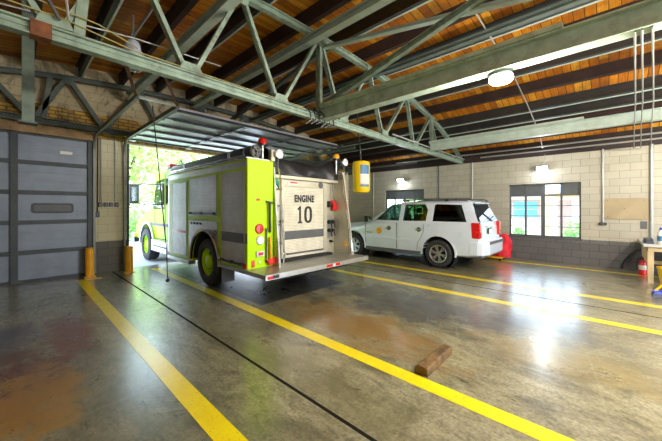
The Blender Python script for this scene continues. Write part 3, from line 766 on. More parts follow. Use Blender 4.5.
# extinguisher
x, y = 10.55, -.60
r = thing('fire_extinguisher', 'red fire extinguisher standing on the floor beside the workbench', 'fire extinguisher', (x,y,0))
MB().lathe([(.06,0),(.075,.015),(.075,.29),(.06,.34),(.028,.365),(.028,.39)],(x,y,0)).build('cylinder', M['red'], r)
MB().lathe([(.0757,.14),(.0757,.25)],(x,y,0)).build('extinguisher_label', M['paper'], r)
m = MB(); m.box(x-.02,x+.02,y-.02,y+.02,.39,.43); m.bar((x,y,.44),(x-.12,y+.02,.47),.02,.012); m.bar((x,y,.42),(x-.11,y+.02,.41),.02,.012); m.build('valve_handle', M['black'], r)
MB().path([(x,y+.02,.41),(x-.02,y+.09,.40),(x-.03,y+.11,.28),(x-.02,y+.10,.12)],.011).build('hose', M['black'], r)
# black hose leaning on wall
tag(MB().path([(11.16,-.26,.03),(11.14,-.25,.10),(11.12,-.30,.24),(11.08,-.40,.42),(11.1,-.52,.55),(11.15,-.68,.60)],.026).build('rubber_hose', M['black']), 'black rubber hose arching up from the floor beside the extinguisher', 'hose')

# yellow mop bucket and broom
x, y = 8.98, -.93
r = thing('mop_bucket', 'yellow wheeled mop bucket in front of the workbench', 'mop bucket', (x,y,0))
m = MB(); prof = [(.15,.06),(.17,.08),(.22,.42),(.235,.43),(.235,.45),(.21,.45),(.16,.09),(.01,.085)]
m.lathe(prof,(x,y,0)); m.build('bucket', M['yellow'], r)
m = MB(); m.prism([(x-.14,.46),(x+.14,.46),(x+.10,.72),(x-.10,.72)],'xz',y-.05,y+.1); m.build('wringer', M['yellow'], r, .01)
MB().bar((x,y+.05,.7),(x-.16,y+.1,.92),.03,.03).build('wringer_handle', M['black'], r)
for (dx,dy) in ((.11,.11),(-.11,.11),(.11,-.11),(-.11,-.11)):
    MB().tube((x+dx-.015,y+dy,.035),(x+dx+.015,y+dy,.035),.034).build('caster', M['black'], r)
    MB().tube((x+dx,y+dy,.03),(x+dx,y+dy,.09),.012).build('caster_stem', M['galv'], r)
x, y = 8.12, -.64
r = thing('floor_brush', 'yellow handled floor brush with a blue head resting on the floor', 'brush', (x,y,0))
MB().prism([(x-.10,.075),(x+.14,.075),(x+.12,.13),(x-.08,.13)],'xz',y-.16,y+.05).build('brush_head', M['blue'], r, .01)
MB().prism([(x-.12,.0),(x+.16,.0),(x+.13,.08),(x-.09,.08)],'xz',y-.17,y+.06).build('bristles', M['navy'], r, .004)
MB().path([(x-.04,y+.04,.10),(x-.02,y-.10,.28),(x+.03,y-.34,.6),(x+.10,y-.75,1.15)],.022).build('handle', M['yellow'], r)

# red cloth bundle and orange dolly
r = thing('floor_dolly', 'low orange dolly on the floor behind the white car', 'dolly', (10.62,2.75,0))
MB().box(10.32,10.92,2.42,3.3,.075,.12).build('deck', M['orange'], r, .006)
for (dx,dy) in ((10.4,2.5),(10.84,2.5),(10.4,3.2),(10.84,3.2)):
    MB().tube((dx-.015,dy,.036),(dx+.015,dy,.036),.035).build('caster', M['black'], r)
    MB().tube((dx,dy,.04),(dx,dy,.08),.012).build('caster_stem', M['galv'], r)
m = MB(); n, k = 20, 12; vs = []; fs = []
rnd = random.Random(3)
for i in range(k+1):
    t = i/k; z = .122 + .74*t
    for a in range(n):
        th = 2*PI*a/n; f = 1 + .13*math.sin(5*th + 2.5*t) + .10*math.sin(9*th - 6*t) + .16*math.sin(2*th + 7*t) + rnd.uniform(-.05,.05)
        rad = (.26*(1-t**4)*.85 + .02)*f*(1-.25*t) if i < k else .02
        vs.append((10.62 + .8*rad*math.cos(th) + .10*t, 2.50 + 1.1*rad*math.sin(th) - .05*t, z - (.02 if i == k else 0) + .03*math.sin(3*th)*t*(0 if i == k else 1)))
for i in range(k):
    for a in range(n): fs.append((i*n+a, i*n+(a+1) % n, (i+1)*n+(a+1) % n, (i+1)*n+a))
fs += [tuple(range(n))[::-1], tuple(range(k*n,(k+1)*n))]
m.add(vs, fs); o = m.build('cloth_bundle', M['redcloth'], ang=80); tag(o, 'crumpled bright red cloth bundle heaped on the orange dolly', 'cloth')

# yellow hanging bag
x, y = 6.42, 4.9
r = thing('hanging_bag', 'yellow upright canister bag with a blue label hanging near the truck\'s right rear', 'hanging bag', (x,y,2.05))
MB().lathe([(.10,0),(.20,.02),(.235,.08),(.24,.40),(.24,.78),(.22,.84),(.10,.87),(.02,.87)],(x,y,2.05)).build('bag_body', M['yellow'], r)
m = MB(); pts = []; a0, a1 = math.radians(225-12), math.radians(225+50)
for i in range(9):
    a = a0 + (a1-a0)*i/8; pts.append((x+.243*math.cos(a), y+.243*math.sin(a)))
def patch(z0, z1, mt, nm):
    m = MB(); k = len(pts); vs = [(p[0],p[1],z0) for p in pts]+[(p[0],p[1],z1) for p in pts]
    vs += [(x+(p[0]-x)*.985,y+(p[1]-y)*.985,z0) for p in pts]+[(x+(p[0]-x)*.985,y+(p[1]-y)*.985,z1) for p in pts]
    fs = [(i,i+1,k+i+1,k+i) for i in range(k-1)] + [(2*k+i,3*k+i,3*k+i+1,2*k+i+1) for i in range(k-1)]
    fs += [(i,2*k+i,2*k+i+1,i+1) for i in range(k-1)] + [(k+i,k+i+1,3*k+i+1,3*k+i) for i in range(k-1)] + [(0,k,3*k,2*k),(k-1,3*k-1,4*k-1,2*k-1)]
    m.add(vs,fs).build(nm, mt, r)
patch(2.05+.50, 2.05+.74, M['bluelabel'], 'bag_label'); patch(2.05+.24, 2.05+.50, M['paper'], 'bag_label'); patch(2.05+.16,2.05+.22,M['bluelabel'],'bag_label')
MB().path([(x,y,2.92),(x-.05,y,3.3),(x-.15,y,3.8),(x-.22,y,deckz(x)-.02)],.02).build('hanging_strap', M['black'], r)
# ------------------------------------------------------------------ fire engine
TK = thing('fire_engine', 'lime yellow fire engine with ENGINE 10 on its rear shutter, backed halfway into the bay', 'fire engine', (4.1, 6.5, 0))
xl, xr, yr, yf = 2.78, 5.42, 4.6, 8.42
def arc(cy, cz, r, a0, a1, n=14): return [(cy + r*math.cos(math.radians(a0+(a1-a0)*i/n)), cz + r*math.sin(math.radians(a0+(a1-a0)*i/n))) for i in range(n+1)]
# pump body with wheel arch
poly = [(4.92,.56),(5.60,.56)] + arc(6.27,.5,.67,174,6)[::1] + [(6.95,.44),(yf,.44),(yf,2.52),(4.92,2.52)]
body = MB().prism(poly,'yz',xl,xr).build('body', M['lime'], TK, .012, False)
MB().box(xl,3.33,yr,4.93,.56,2.52).build('rear_tower', M['lime'], TK, .014, False)
m = MB(); m.box(xl+.04,xr-.04,4.94,8.4,.44+.1,2.50)
MB().box(xl+.35,xr-.35,4.7,12.0,.42,.62).build('chassis', M['dark'], TK, 0, False)
m = MB(); m.box(xl+.3,xl+.34,5.55,7.0,.5,1.35); m.prism(arc(6.27,.5,.68,0,180)+arc(6.27,.5,.655,180,0),'yz',xl+.02,xl+.36); m.build('wheel_well', M['dark'], TK)
# silver band and lime rim along the top, rails
MB().box(xl-.006,xl,4.64,8.38,2.37,2.485).build('silver_band', M['silver'], TK, 0, False)
MB().box(xl-.02,3.33,yr,8.42,2.52,2.545).build('top_rail', M['silver'], TK, .004, False)
def shutter(y0,y1,z0,z1,nm='side_shutter',bar=True):
    m = MB(); t=.014
    m.box(xl-.012,xl,y0-t,y0,z0-t,z1+t); m.box(xl-.012,xl,y1,y1+t,z0-t,z1+t); m.box(xl-.012,xl,y0,y1,z1,z1+t); m.box(xl-.012,xl,y0,y1,z0-t,z0)
    f = m.build('shutter_frame', M['silver'], TK, 0, False)
    MB().box(xl-.006,xl-.001,y0,y1,z0,z1).build('shutter_slats', M['shutter'], f, 0, False)
    if bar:
        m = MB(); m.bar((xl-.03,y0+.02,z0+.03),(xl-.03,y1-.02,z0+.03),.03,.03)
        for q in (.06,.5,.94): m.box(xl-.05,xl-.006,y0+(y1-y0)*q-.035,y0+(y1-y0)*q+.035,z0+.01,z0+.06)
        m.build('lift_bar', M['black'], f, 0, False)
    return f
f3 = shutter(4.70,5.52,.62,2.30); f2 = shutter(5.76,7.08,1.50,2.30); f1 = shutter(7.28,8.14,.54,2.25, bar=False)
MB().box(xl-.013,xl-.007,4.70,5.52,1.02,1.20).build('reflective_stripe', M['greyplastic'], f3, 0, False)
MB().box(xl-.006,xl,yr+.0,4.66,1.02,1.20).build('reflective_stripe', M['greyplastic'], TK, 0, False)
MB().box(xl-.013,xl-.007,7.28,8.14,1.06,1.11).build('red_stripe', M['red'], f1, 0, False)
# silver wheel panel with arch, gauges
poly = [(5.60,.56)] + arc(6.27,.5,.685,174,6) + [(6.96,.56),(7.08,.86),(7.08,1.37),(5.70,1.37),(5.66,.9)]
MB().prism(poly,'yz',xl-.014,xl-.001).build('wheel_panel', M['silver'], TK, 0, False)
MB().prism(arc(6.27,.5,.72,180,0)+arc(6.27,.5,.66,0,180),'yz',xl-.05,xl-.002).build('fender_trim', M['chrome'], TK)
for (yy,mt_,rr) in ((6.95,'red',.028),(6.78,'black',.025),(6.62,'black',.025),(6.46,'black',.025),(5.78,'greyplastic',.06)):
    MB().tube((xl-.03,yy,1.31 if rr<.05 else 1.15),(xl-.014,yy,1.31 if rr<.05 else 1.15),rr,n=14).build('panel_fitting', M[mt_], TK)
# lower sill, mudflap
MB().box(xl-.03,xl+.02,4.62,5.56,.50,.565).build('lower_rail', M['tread'], TK, .004, False)
MB().box(xl-.06,xl+.1,7.0,8.4,.36,.44).build('side_step', M['silver'], TK, .006, False)
MB().prism([(xl+.05,.16),(xl+.32,.16),(xl+.32,.6),(xl+.05,.6)],'xz',5.62,5.64).build('mud_flap', M['greyplastic'], TK, 0, False)
MB().box(xl-.015,xl,4.62,4.72,.585,.665).build('marker_lamp', M['redlens'], TK, .004, False)
# wheels
def truck_wheel(cx, cy, r, w, side, mt):
    d = (side,0,0)
    t = MB().lathe([(r*.58,0),(r*.62,-.02),(r*.86,-.025),(r*.97,.0),(r,.04),(r,w-.04),(r*.97,w),(r*.6,w)],(cx,cy,r),(-side,0,0),36,True).build('wheel', M['rubber'], TK)
    rim = MB().lathe([(r*.60,.0),(r*.585,.005),(r*.56,.09),(r*.50,.135),(r*.34,.15),(r*.30,.12),(r*.27,.02),(r*.18,-.0),(.01,-.005)],(cx,cy,r),(-side,0,0),36).build('rim', M[mt], t)
    m = MB()
    for k in range(8):
        a = k*PI/4; m.tube((cx-side*.133,cy+r*.43*math.cos(a),r+r*.43*math.sin(a)),(cx-side*.155,cy+r*.43*math.cos(a),r+r*.43*math.sin(a)),.04,n=10)
    m.build('rim_hole', M['dark'], t)
    m = MB()
    for k in range(10):
        a = k*PI/5+.2; m.tube((cx-side*.11,cy+r*.31*math.cos(a),r+r*.31*math.sin(a)),(cx-side*.16,cy+r*.31*math.cos(a),r+r*.31*math.sin(a)),.014,n=6)
    m.build('lug_nuts', M['chrome'], t)
truck_wheel(2.82,6.27,.50,.30,-1,'lime'); truck_wheel(5.38,6.27,.50,.30,1,'lime')
truck_wheel(2.86,10.72,.50,.28,-1,'lime'); truck_wheel(5.34,10.72,.50,.28,1,'lime')
MB().tube((3.0,6.27,.5),(5.2,6.27,.5),.09).build('axle', M['dark'], TK); MB().tube((3.0,10.72,.5),(5.2,10.72,.5),.07).build('axle', M['dark'], TK)
# rear recess, roll-up door, controls
yb = 4.90
MB().box(3.33,5.33,yb,yb+.03,.57,2.30).build('rear_panel', M['cream'], TK, 0, False)
MB().box(3.44,5.33,yb-.14,yb,2.24,2.31).build('rear_header', M['cream'], TK, .008, False)
fr = MB(); fr.box(3.71,3.79,yb-.05,yb,.60,2.24); fr.box(4.94,5.04,yb-.05,yb,.60,2.24); fr.box(3.79,4.94,yb-.05,yb,2.10,2.24); fr.box(3.71,5.04,yb-.04,yb,.57,.63)
df = fr.build('rear_door_frame', M['cream'], TK, .005, False)
rd = MB().box(3.79,4.94,yb-.03,yb-.002,.63,2.10).build('rear_shutter', M['shutter2'], df, 0, False)
MB().box(3.79,4.94,yb-.034,yb-.029,.99,1.17).build('reflective_stripe', M['greyplastic'], df, 0, False)
MB().bar((3.84,yb-.06,.70),(4.90,yb-.06,.70),.03,.03).build('lift_bar', M['greyplastic'], df, 0, False)
MB().box(3.86,4.12,yb-.056,yb-.05,2.135,2.195).build('warning_sticker', M['paper'], df, 0, False)
MB().box(3.93,4.12,yb-.060,yb-.056,2.165,2.195).build('warning_sticker', M['red'], df, 0, False)
MB().lathe([(.075,0),(.07,.01),(.01,.012)],(4.83,yb-.05,2.17),(0,-1,0),20).build('maker_badge', M['greyplastic'], df)
text_mesh('lettering', 'ENGINE', .20, M['black'], TK, (4.345,yb-.036,1.845), (1,0,0), (0,0,1), .010, .004, .74)
def numeral(polys, ox, oz, s):
    m = MB()
    for (outer, inner) in polys:
        n = len(outer)
        P = lambda p, c: (ox+p[0]*s, c, oz+p[1]*s)
        if inner is None: m.prism([(ox+p[0]*s, oz+p[1]*s) for p in outer],'xz',yb-.038,yb-.031)
        else:
            vs = [P(p,yb-.038) for p in outer]+[P(p,yb-.038) for p in inner]+[P(p,yb-.031) for p in outer]+[P(p,yb-.031) for p in inner]
            fs = []
            for k in range(n):
                q = (k+1) % n; fs += [(k,q,n+q,n+k),(2*n+k,3*n+k,3*n+q,2*n+q),(k,2*n+k,2*n+q,q),(n+k,n+q,3*n+q,3*n+k)]
            m.add(vs,fs)
    return m.build('lettering', M['black'], TK, 0, False)
numeral([([(-.30,-1),(.34,-1),(.34,-.80),(.16,-.80),(.16,1),(-.02,1),(-.34,.72),(-.34,.54),(-.12,.60),(-.12,-.80),(-.30,-.80)],None)], 4.215, 1.505, .185)
def sup(a,b,e,n=28): return [(a*math.copysign(abs(math.cos(2*PI*k/n))**e,math.cos(2*PI*k/n)), b*math.copysign(abs(math.sin(2*PI*k/n))**e,math.sin(2*PI*k/n))) for k in range(n)]
numeral([(sup(.62,1,.75),sup(.27,.74,.8))], 4.455, 1.505, .185)
# left wing with handrail and rungs
MB().prism([(4.92,.57),(4.42,.57),(4.60,2.42),(4.92,2.42)],'yz',3.33,3.37).build('rear_wing', M['tread'], TK, .004, False)
m = MB(); m.path([(3.42,4.56,2.40),(3.42,4.53,2.30),(3.42,4.39,.75),(3.42,4.42,.62)],.018); m.tube((3.37,4.50,2.2),(3.43,4.52,2.2),.012); m.tube((3.37,4.44,1.4),(3.43,4.45,1.4),.03); m.tube((3.37,4.4,.8),(3.43,4.40,.8),.012)
m.build('grab_rail', M['chrome'], TK)
for zz in (.92,1.30,1.68,2.02): MB().box(3.50,3.68,yb-.12,yb,zz,zz+.03).build('rung', M['greyplastic'], TK, .004, False)
MB().prism([(3.40,2.22),(3.55,2.04),(3.55,2.14),(3.44,2.28)],'xz',yb-.2,yb-.16).build('green_strap', mat('green_webbing',(.02,.30,.16),.6), TK, 0, False)
# right wing and control panel
MB().prism([(4.92,.57),(4.34,.57),(4.63,2.50),(4.92,2.50)],'yz',5.33,5.42).build('rear_wing', M['cream'], TK, .006, False)
m = MB(); m.path([(5.31,4.64,2.45),(5.31,4.60,2.40),(5.31,4.30,.66),(5.31,4.34,.60)],.018); m.build('grab_rail', M['chrome'], TK)
m = MB(); m.box(5.08,5.30,yb-.012,yb,.95,1.42); m.build('control_plate', M['silver'], TK, 0, False)
for (xx,zz,rr,mt_) in ((5.12,1.74,.075,'black'),(5.25,1.75,.085,'red'),(5.13,1.32,.05,'black'),(5.24,1.32,.05,'black'),(5.13,1.12,.045,'black'),(5.24,1.12,.045,'black'),(5.2,.86,.03,'black')):
    MB().lathe([(rr,0),(rr,.05),(rr*.7,.07),(rr*.6,.10),(.01,.105)],(xx,yb,zz),(0,-1,0),18).build('hose_outlet', M[mt_], TK)
MB().prism([(5.20,1.74),(5.30,1.74),(5.33,1.60),(5.18,1.60)],'xz',yb-.12,yb-.07).build('outlet_flag', M['red'], TK, .004, False)
m = MB()
for (xx,zz) in ((5.13,1.22),(5.24,1.22),(5.13,1.02),(5.24,1.02)): m.bar((xx,yb-.09,zz+.1),(xx+.02,yb-.11,zz-.04),.02,.02,(0,1,0))
m.build('valve_levers', M['black'], TK, 0, False)
MB().lathe([(.06,0),(.055,.012),(.01,.014)],(5.33,4.55,.80),(-1,0,0),18).build('wing_reflector', M['amber'], TK)
MB().path([(5.2,yb-.08,2.26),(5.2,yb-.1,1.9),(5.28,yb-.1,1.82)],.010).build('cable', M['greyplastic'], TK)
# tower lamps and tools
ty = yr
def lampdisc(x,z,r,mt_,nm): MB().lathe([(r*1.12,0),(r*1.12,.012),(r,.02),(r*.9,.03),(.01,.034)],(x,ty,z),(0,-1,0),24).build(nm, M[mt_], TK)
lampdisc(3.02,1.275,.082,'redlens','tail_lamp'); lampdisc(3.035,1.065,.076,'whitelens','reversing_lamp')
MB().box(2.95,3.11,ty-.03,ty,.775,.875).build('lamp_box', M['silver'], TK, .006, False)
MB().box(2.98,3.08,ty-.034,ty-.03,.795,.855).build('lamp_lens', M['redlens'], TK, .004, False)
MB().box(2.96,3.03,ty-.012,ty,1.78,1.82).build('marker_lamp', M['redlens'], TK, .003, False)
MB().box(2.86,2.92,ty-.012,ty,.60,.72).build('marker_lamp', M['redlens'], TK, .003, False)
MB().box(3.0,3.04,ty-.012,ty,.66,.70).build('marker_lamp', M['whitelens'], TK, .003, False)
tl = MB().path([(3.21,ty-.05,1.75),(3.22,ty-.05,1.2)],.02).build('pry_tool', M['black'], TK)
MB().path([(3.22,ty-.05,1.12),(3.235,ty-.05,.72)],.022).build('tool_handle', M['orange'], tl)
MB().prism([(3.14,.70),(3.30,.74),(3.32,.62),(3.20,.60)],'xz',ty-.07,ty-.02).build('tool_head', M['red'], tl, .006, False)
m = MB(); m.bar((3.15,ty-.03,1.77),(3.3,ty-.03,1.74),.03,.03); m.bar((3.15,ty-.03,1.28),(3.15,ty-.03,.66),.018,.018,(0,1,0)); m.build('tool_bracket', M['black'], TK, 0, False)
# rear step
MB().box(2.72,5.46,3.98,4.92,.505,.575).build('rear_step', M['tread'], TK, .006, False)
MB().box(2.72,5.46,3.965,3.98,.49,.575).build('step_edge', M['silver'], TK, 0, False)
for (a,b_) in ((4.12,4.28),(4.36,4.50),(2.76,2.86)): MB().box(a,b_,3.958,3.966,.505,.555).build('step_reflector', M['redlens'], TK, 0, False)
for (a,b_) in ((4.28,4.36),): MB().box(a,b_,3.958,3.966,.505,.555).build('step_reflector', M['whitelens'], TK, 0, False)
MB().box(2.86,2.98,3.955,3.966,.505,.56).build('step_reflector', M['black'], TK, 0, False)
MB().box(3.1,5.1,4.3,4.9,.36,.50).build('tail_frame', M['dark'], TK, 0, False)
# beacons, scene lamps
def beacon(x,y,z,mt_):
    p = MB().tube((x,y,z-.34),(x,y,z),.025).build('beacon_post', M['galv'], TK)
    MB().lathe([(.085,0),(.085,.03)],(x,y,z)).build('beacon_base', M['black'], p)
    MB().lathe([(.08,.03),(.082,.07),(.07,.12),(.04,.145),(.005,.15)],(x,y,z)).build('beacon_dome', M[mt_], p)
beacon(3.14,4.68,2.80,'redlens'); beacon(5.28,4.78,2.80,'amber')
def scenelamp(x,y,z):
    p = MB().lathe([(.02,.14),(.06,.12),(.085,.04),(.09,0)],(x,y,z),(0,1,0)).build('scene_lamp', M['chrome'], TK)
    MB().lathe([(.088,0),(.06,-.015),(.01,-.02)],(x,y,z),(0,1,0)).build('lamp_lens', M['whitelens'], p)
    MB().tube((x,y+.06,z-.05),(x,y+.06,z-.32),.014).build('lamp_post', M['greyplastic'], p)
scenelamp(3.40,4.50,2.66); scenelamp(5.42,4.60,2.74)
MB().box(3.26,3.34,4.56,4.66,2.52,2.74).build('post_box', M['cream'], TK, .006, False)
# suction hoses along the top
for (xx,zz,rr,y0) in ((2.93,2.66,.105,4.55),(3.14,2.64,.09,4.9)):
    hz = MB().tube((xx,y0,zz),(xx,8.42,zz),rr,n=20).build('suction_hose', M['black'], TK)
    MB().lathe([(rr*1.08,.0),(rr*1.08,.05),(rr*.5,-.0)],(xx,y0-.02,zz),(0,1,0),20).build('hose_coupling', M['silver'], hz)
    MB().lathe([(rr*1.06,.0),(rr*1.06,.06)],(xx,y0+.22,zz),(0,1,0),20).build('hose_coupling', M['silver'], hz)
    m = MB()
    for k in range(3):
        a = k*2*PI/3+.4; m.bar((xx,y0-.03,zz),(xx+rr*.9*math.cos(a),y0-.03,zz+rr*.9*math.sin(a)),.03,.02,(0,1,0))
    m.build('coupling_lugs', M['greyplastic'], hz, 0, False)
for yy in (5.35,7.55):
    MB().box(2.82,2.88,yy-.05,yy+.05,2.545,2.72).build('hose_clamp', M['silver'], TK, .006, False)
m = MB(); m.tube((2.80,4.7,2.585),(2.80,8.4,2.585),.014); [m.tube((2.80,q,2.54),(2.80,q,2.585),.012) for q in (5,6,7,8)]; m.build('top_hand_rail', M['chrome'], TK)
# black hose-bed cover
m = MB(); nx, prof = 30, [(8.3,2.60),(7.2,2.66),(6.1,2.70),(5.3,2.72),(4.95,2.72),(4.84,2.66),(4.80,2.54),(4.79,2.40),(4.80,2.27)]
rnd = random.Random(5); vs = []; fs = []
for j,(yy,zz) in enumerate(prof):
    for i in range(nx+1):
        t = i/nx; x_ = 3.36 + (5.36-3.36)*t; edge = (abs(t-.5)*2)**3
        sag = .15*edge - .04*(1-edge) - .05*t; fold = .020*math.sin(11*t + j*.8) + .010*math.sin(23*t - j*1.5)
        lastd = .05*math.sin(3.2*t+.4) if j == len(prof)-1 else 0
        vs.append((x_, yy + (fold*1.3 if j >= 5 else 0) , zz + (sag*(1 if 3 <= j <= 6 else .5) + fold*.6 if j < 8 else 0) + lastd*.5))
k = len(prof)
for j in range(k-1):
    for i in range(nx): a = j*(nx+1)+i; fs.append((a,a+1,a+nx+2,a+nx+1))
tb = m.add(vs,fs).build('hose_bed_cover', M['tarp'], TK, 0, True, 180)
md = tb.modifiers.new('sub','SUBSURF'); md.levels = md.render_levels = 1
md = tb.modifiers.new('sol','SOLIDIFY'); md.thickness = .012
# ---- cab
cx0, cx1 = 2.92, 5.28
poly = [(8.5,.62),(10.02,.62)] + arc(10.72,.5,.66,170,10) + [(11.9,.62),(12.06,.70),(12.1,1.0),(11.95,1.24),(11.3,1.42),(10.36,1.66),(9.98,2.60),(9.75,2.70),(8.5,2.74)]
cab = MB().prism(poly,'yz',cx0,cx1).build('cab', M['lime'], TK, .04, False)
MB().prism([(9.22,1.62),(10.20,1.62),(9.90,2.44),(9.22,2.48)],'yz',cx0-.008,cx0+.01).build('cab_window', M['tint'], cab, 0, False)
MB().prism([(8.66,1.72),(9.08,1.72),(9.08,2.48),(8.66,2.48)],'yz',cx0-.008,cx0+.01).build('cab_window', M['tint'], cab, 0, False)
m = MB(); m.add([(3.05,10.37,1.70),(5.15,10.37,1.70),(5.1,10.03,2.54),(3.1,10.03,2.54),(3.05,10.33,1.70),(5.15,10.33,1.70),(5.1,9.99,2.54),(3.1,9.99,2.54)],[(0,1,2,3),(7,6,5,4),(0,3,7,4),(1,5,6,2),(0,4,5,1),(3,2,6,7)]); m.build('windshield', M['tint'], cab, 0, False)
m = MB(); m.box(cx0-.006,cx0,10.06,10.08,1.18,1.62); m.box(cx0-.006,cx0,9.14,9.16,.75,2.6); m.box(cx0-.006,cx0,9.15,9.98,.74,.76); m.build('door_gap', M['dark'], cab, 0, False)
MB().path([(cx0-.05,8.56,.9),(cx0-.07,8.56,1.0),(cx0-.07,8.56,2.2),(cx0-.05,8.56,2.3)],.02).build('grab_rail', M['chrome'], TK)
MB().box(8.45*0+2.79,cx0+.2,8.44,8.52,.5,2.5).build('cab_divider', M['white'], TK, 0, False)
m = MB(); m.box(2.80,3.3,8.6,9.98,.40,.72); m.build('cab_step', M['silver'], TK, .01, False)
m = MB(); m.box(2.79,2.80,8.7,9.9,.54,.58); m.build('step_tread', M['greyplastic'], TK, 0, False)
MB().box(cx0-.012,cx0,8.95,11.1,1.12,1.20).build('cab_stripe', M['greyplastic'], cab, 0, False)
MB().prism(arc(10.72,.5,.73,180,0)+arc(10.72,.5,.655,0,180),'yz',cx0-.06,cx0+.02).build('fender_trim', M['silver'], cab)
MB().box(2.85,5.35,12.08,12.4,.45,.80).build('front_bumper', M['chrome'], TK, .02, False)
MB().box(3.4,4.8,12.04,12.12,.82,1.15).build('grille', M['chrome'], cab, .01, False)
for xx in (3.1,5.1): MB().lathe([(.10,0),(.09,.03),(.01,.05)],(xx,12.08,.95),(0,1,0)).build('headlamp', M['whitelens'], cab)
m = MB(); m.path([(cx0,9.92,2.35),(2.62,10.25,2.38),(2.46,10.38,2.30)],.016); m.path([(cx0,10.15,1.75),(2.62,10.25,1.76),(2.46,10.38,1.86)],.016)
mr = m.build('mirror_arm', M['black'], TK); MB().box(2.33,2.59,10.34,10.46,1.78,2.38).build('mirror_head', M['greyplastic'], mr, .03, False)
MB().box(2.38,2.54,10.330,10.339,1.86,2.28).build('mirror_glass', M['chrome'], mr, 0, False)
lb = MB().box(3.0,5.2,9.0,9.28,2.74,2.79).build('light_bar', M['black'], TK, .01, False)
for (a,b_) in ((3.0,3.72),(3.76,4.44),(4.48,5.2)): MB().box(a,b_,9.0,9.28,2.795,2.90).build('light_lens', M['redlens'], lb, .02, False)

# ------------------------------------------------------------------ white SUV
SX, SY = 8.98, 4.835
SU = thing('suv', 'white four-door SUV with a gold door seal parked nose-in by the right wall', 'car', (SX, SY, 0))
# y, zb, wl, wm, zbelt, wbelt, wtop, ztop, lean above belt
ST = [(2.52,.36,.70,.78,.84,.70,.60,.98,0),(2.44,.30,.84,.90,.92,.80,.68,1.07,0),(2.2,.30,.92,.97,.97,.86,.74,1.12,0),(1.6,.32,.97,1.0,1.04,.92,.78,1.17,0),
      (1.08,.34,.98,1.0,1.14,.93,.80,1.22,0),(.95,.34,.98,1.0,1.17,.94,.80,1.29,0),(.60,.34,.98,1.0,1.21,.945,.755,1.55,0),(.20,.34,.98,1.0,1.22,.945,.725,1.78,0),(-.05,.34,.98,1.0,1.22,.945,.72,1.83,0),
      (-.9,.34,.98,1.0,1.23,.945,.725,1.865,0),(-1.7,.34,.98,1.0,1.24,.945,.725,1.86,0),(-2.22,.36,.97,.99,1.24,.935,.71,1.84,.10),(-2.42,.38,.95,.97,1.24,.92,.69,1.81,.27)]
def sec(s):
    y,zb,wl,wm,zbt,wb,wt,zt,ln = s; zm = (zb+zbt)/2; h = zt-zbt
    half = [(0,zb),(wl-.10,zb),(wl-.02,zb+.05),(wl,zb+.16),(wm,zm),(wm-.01,zbt-.10),(wb+.01,zbt-.02),(wb-.01,zbt+.01),(wb-.01-(wb-wt)*.45,zbt+h*.46),(wt+.035,zt-.09*min(1,h*2)),(wt-.05,zt-.025*min(1,h*3)),(wt*.55,zt),(0,zt+.012)]
    pts = [(p[0],p[1]) for p in half] + [(-p[0],p[1]) for p in half[-2:0:-1]]
    return [(SX+a, SY+y+(ln*max(0,(b-zbt))/.6*1.0 if ln else 0), b) for a,b in pts]
def loft(stations, f=sec):
    m = MB(); S = [f(s) for s in stations]; n = len(S[0]); vs = [p for q in S for p in q]; fs = []
    for i in range(len(S)-1):
        for k in range(n): fs.append((i*n+k,i*n+(k+1)%n,(i+1)*n+(k+1)%n,(i+1)*n+k))
    fs += [tuple(range(n))[::-1], tuple(range((len(S)-1)*n,len(S)*n))]
    return m.add(vs,fs)
raw = loft(ST).build('body_shell', M['white'], None, 0, True, 40)
def cut(o, cutters):
    for c in cutters:
        md = o.modifiers.new('b','BOOLEAN'); md.object = c; md.operation = 'DIFFERENCE'; md.solver = 'EXACT'
    dg = bpy.context.evaluated_depsgraph_get(); dg.update()
    me = bpy.data.meshes.new_from_object(o.evaluated_get(dg)); o.modifiers.clear(); o.data = me
    for c in cutters: bpy.data.objects.remove(c)
cs = []
RA, FA, WR = SY-1.385, SY+1.565, .385
for cy in (RA, FA):
    cs.append(MB().tube((SX-1.2,cy,WR+.02),(SX-.68,cy,WR+.02),.47,n=36).build('c',M['dark'])); cs.append(MB().tube((SX+.68,cy,WR+.02),(SX+1.2,cy,WR+.02),.47,n=36).build('c',M['dark']))
WIN = {'front_door_glass':[(.70,1.275),(.30,1.66),(.18,1.735),(-.13,1.755),(-.13,1.265)],'rear_door_glass':[(-.27,1.265),(-.27,1.755),(-.92,1.76),(-1.02,1.60),(-1.0,1.275)],
       'quarter_glass':[(-1.20,1.275),(-1.20,1.73),(-1.26,1.76),(-1.94,1.735),(-2.12,1.28)]}
for nm, pl in WIN.items():
    cs.append(MB().prism([(SY+a,b) for a,b in pl],'yz',SX-1.2,SX+1.2).build('c',M['dark']))
# cabin cavity, windscreen and tailgate openings
def cav(s):
    y,zb,wl,wm,zbt,wb,wt,zt,ln = s
    return [(SX+a,SY+y,b) for a,b in ((-.84,.62),(.84,.62),(.86,1.2),(wt-.05,zt-.05),(-(wt-.05),zt-.05),(-.86,1.2))]
cs.append(loft([(.55,0,0,0,0,0,.74,1.46,0),(.20,0,0,0,0,0,.70,1.74,0),(-.9,0,0,0,0,0,.70,1.82,0),(-2.10,0,0,0,0,0,.68,1.79,0)],cav).build('c',M['dark']))
m = MB(); m.add([(SX-.72,SY+1.1,1.27),(SX+.72,SY+1.1,1.27),(SX+.63,SY+.28,1.77),(SX-.63,SY+.28,1.77),(SX-.72,SY+.4,1.20),(SX+.72,SY+.4,1.20),(SX+.63,SY+.1,1.70),(SX-.63,SY+.1,1.70)],[(0,1,2,3),(7,6,5,4),(0,3,7,4),(1,5,6,2),(0,4,5,1),(3,2,6,7)])
cs.append(m.build('c',M['dark']))
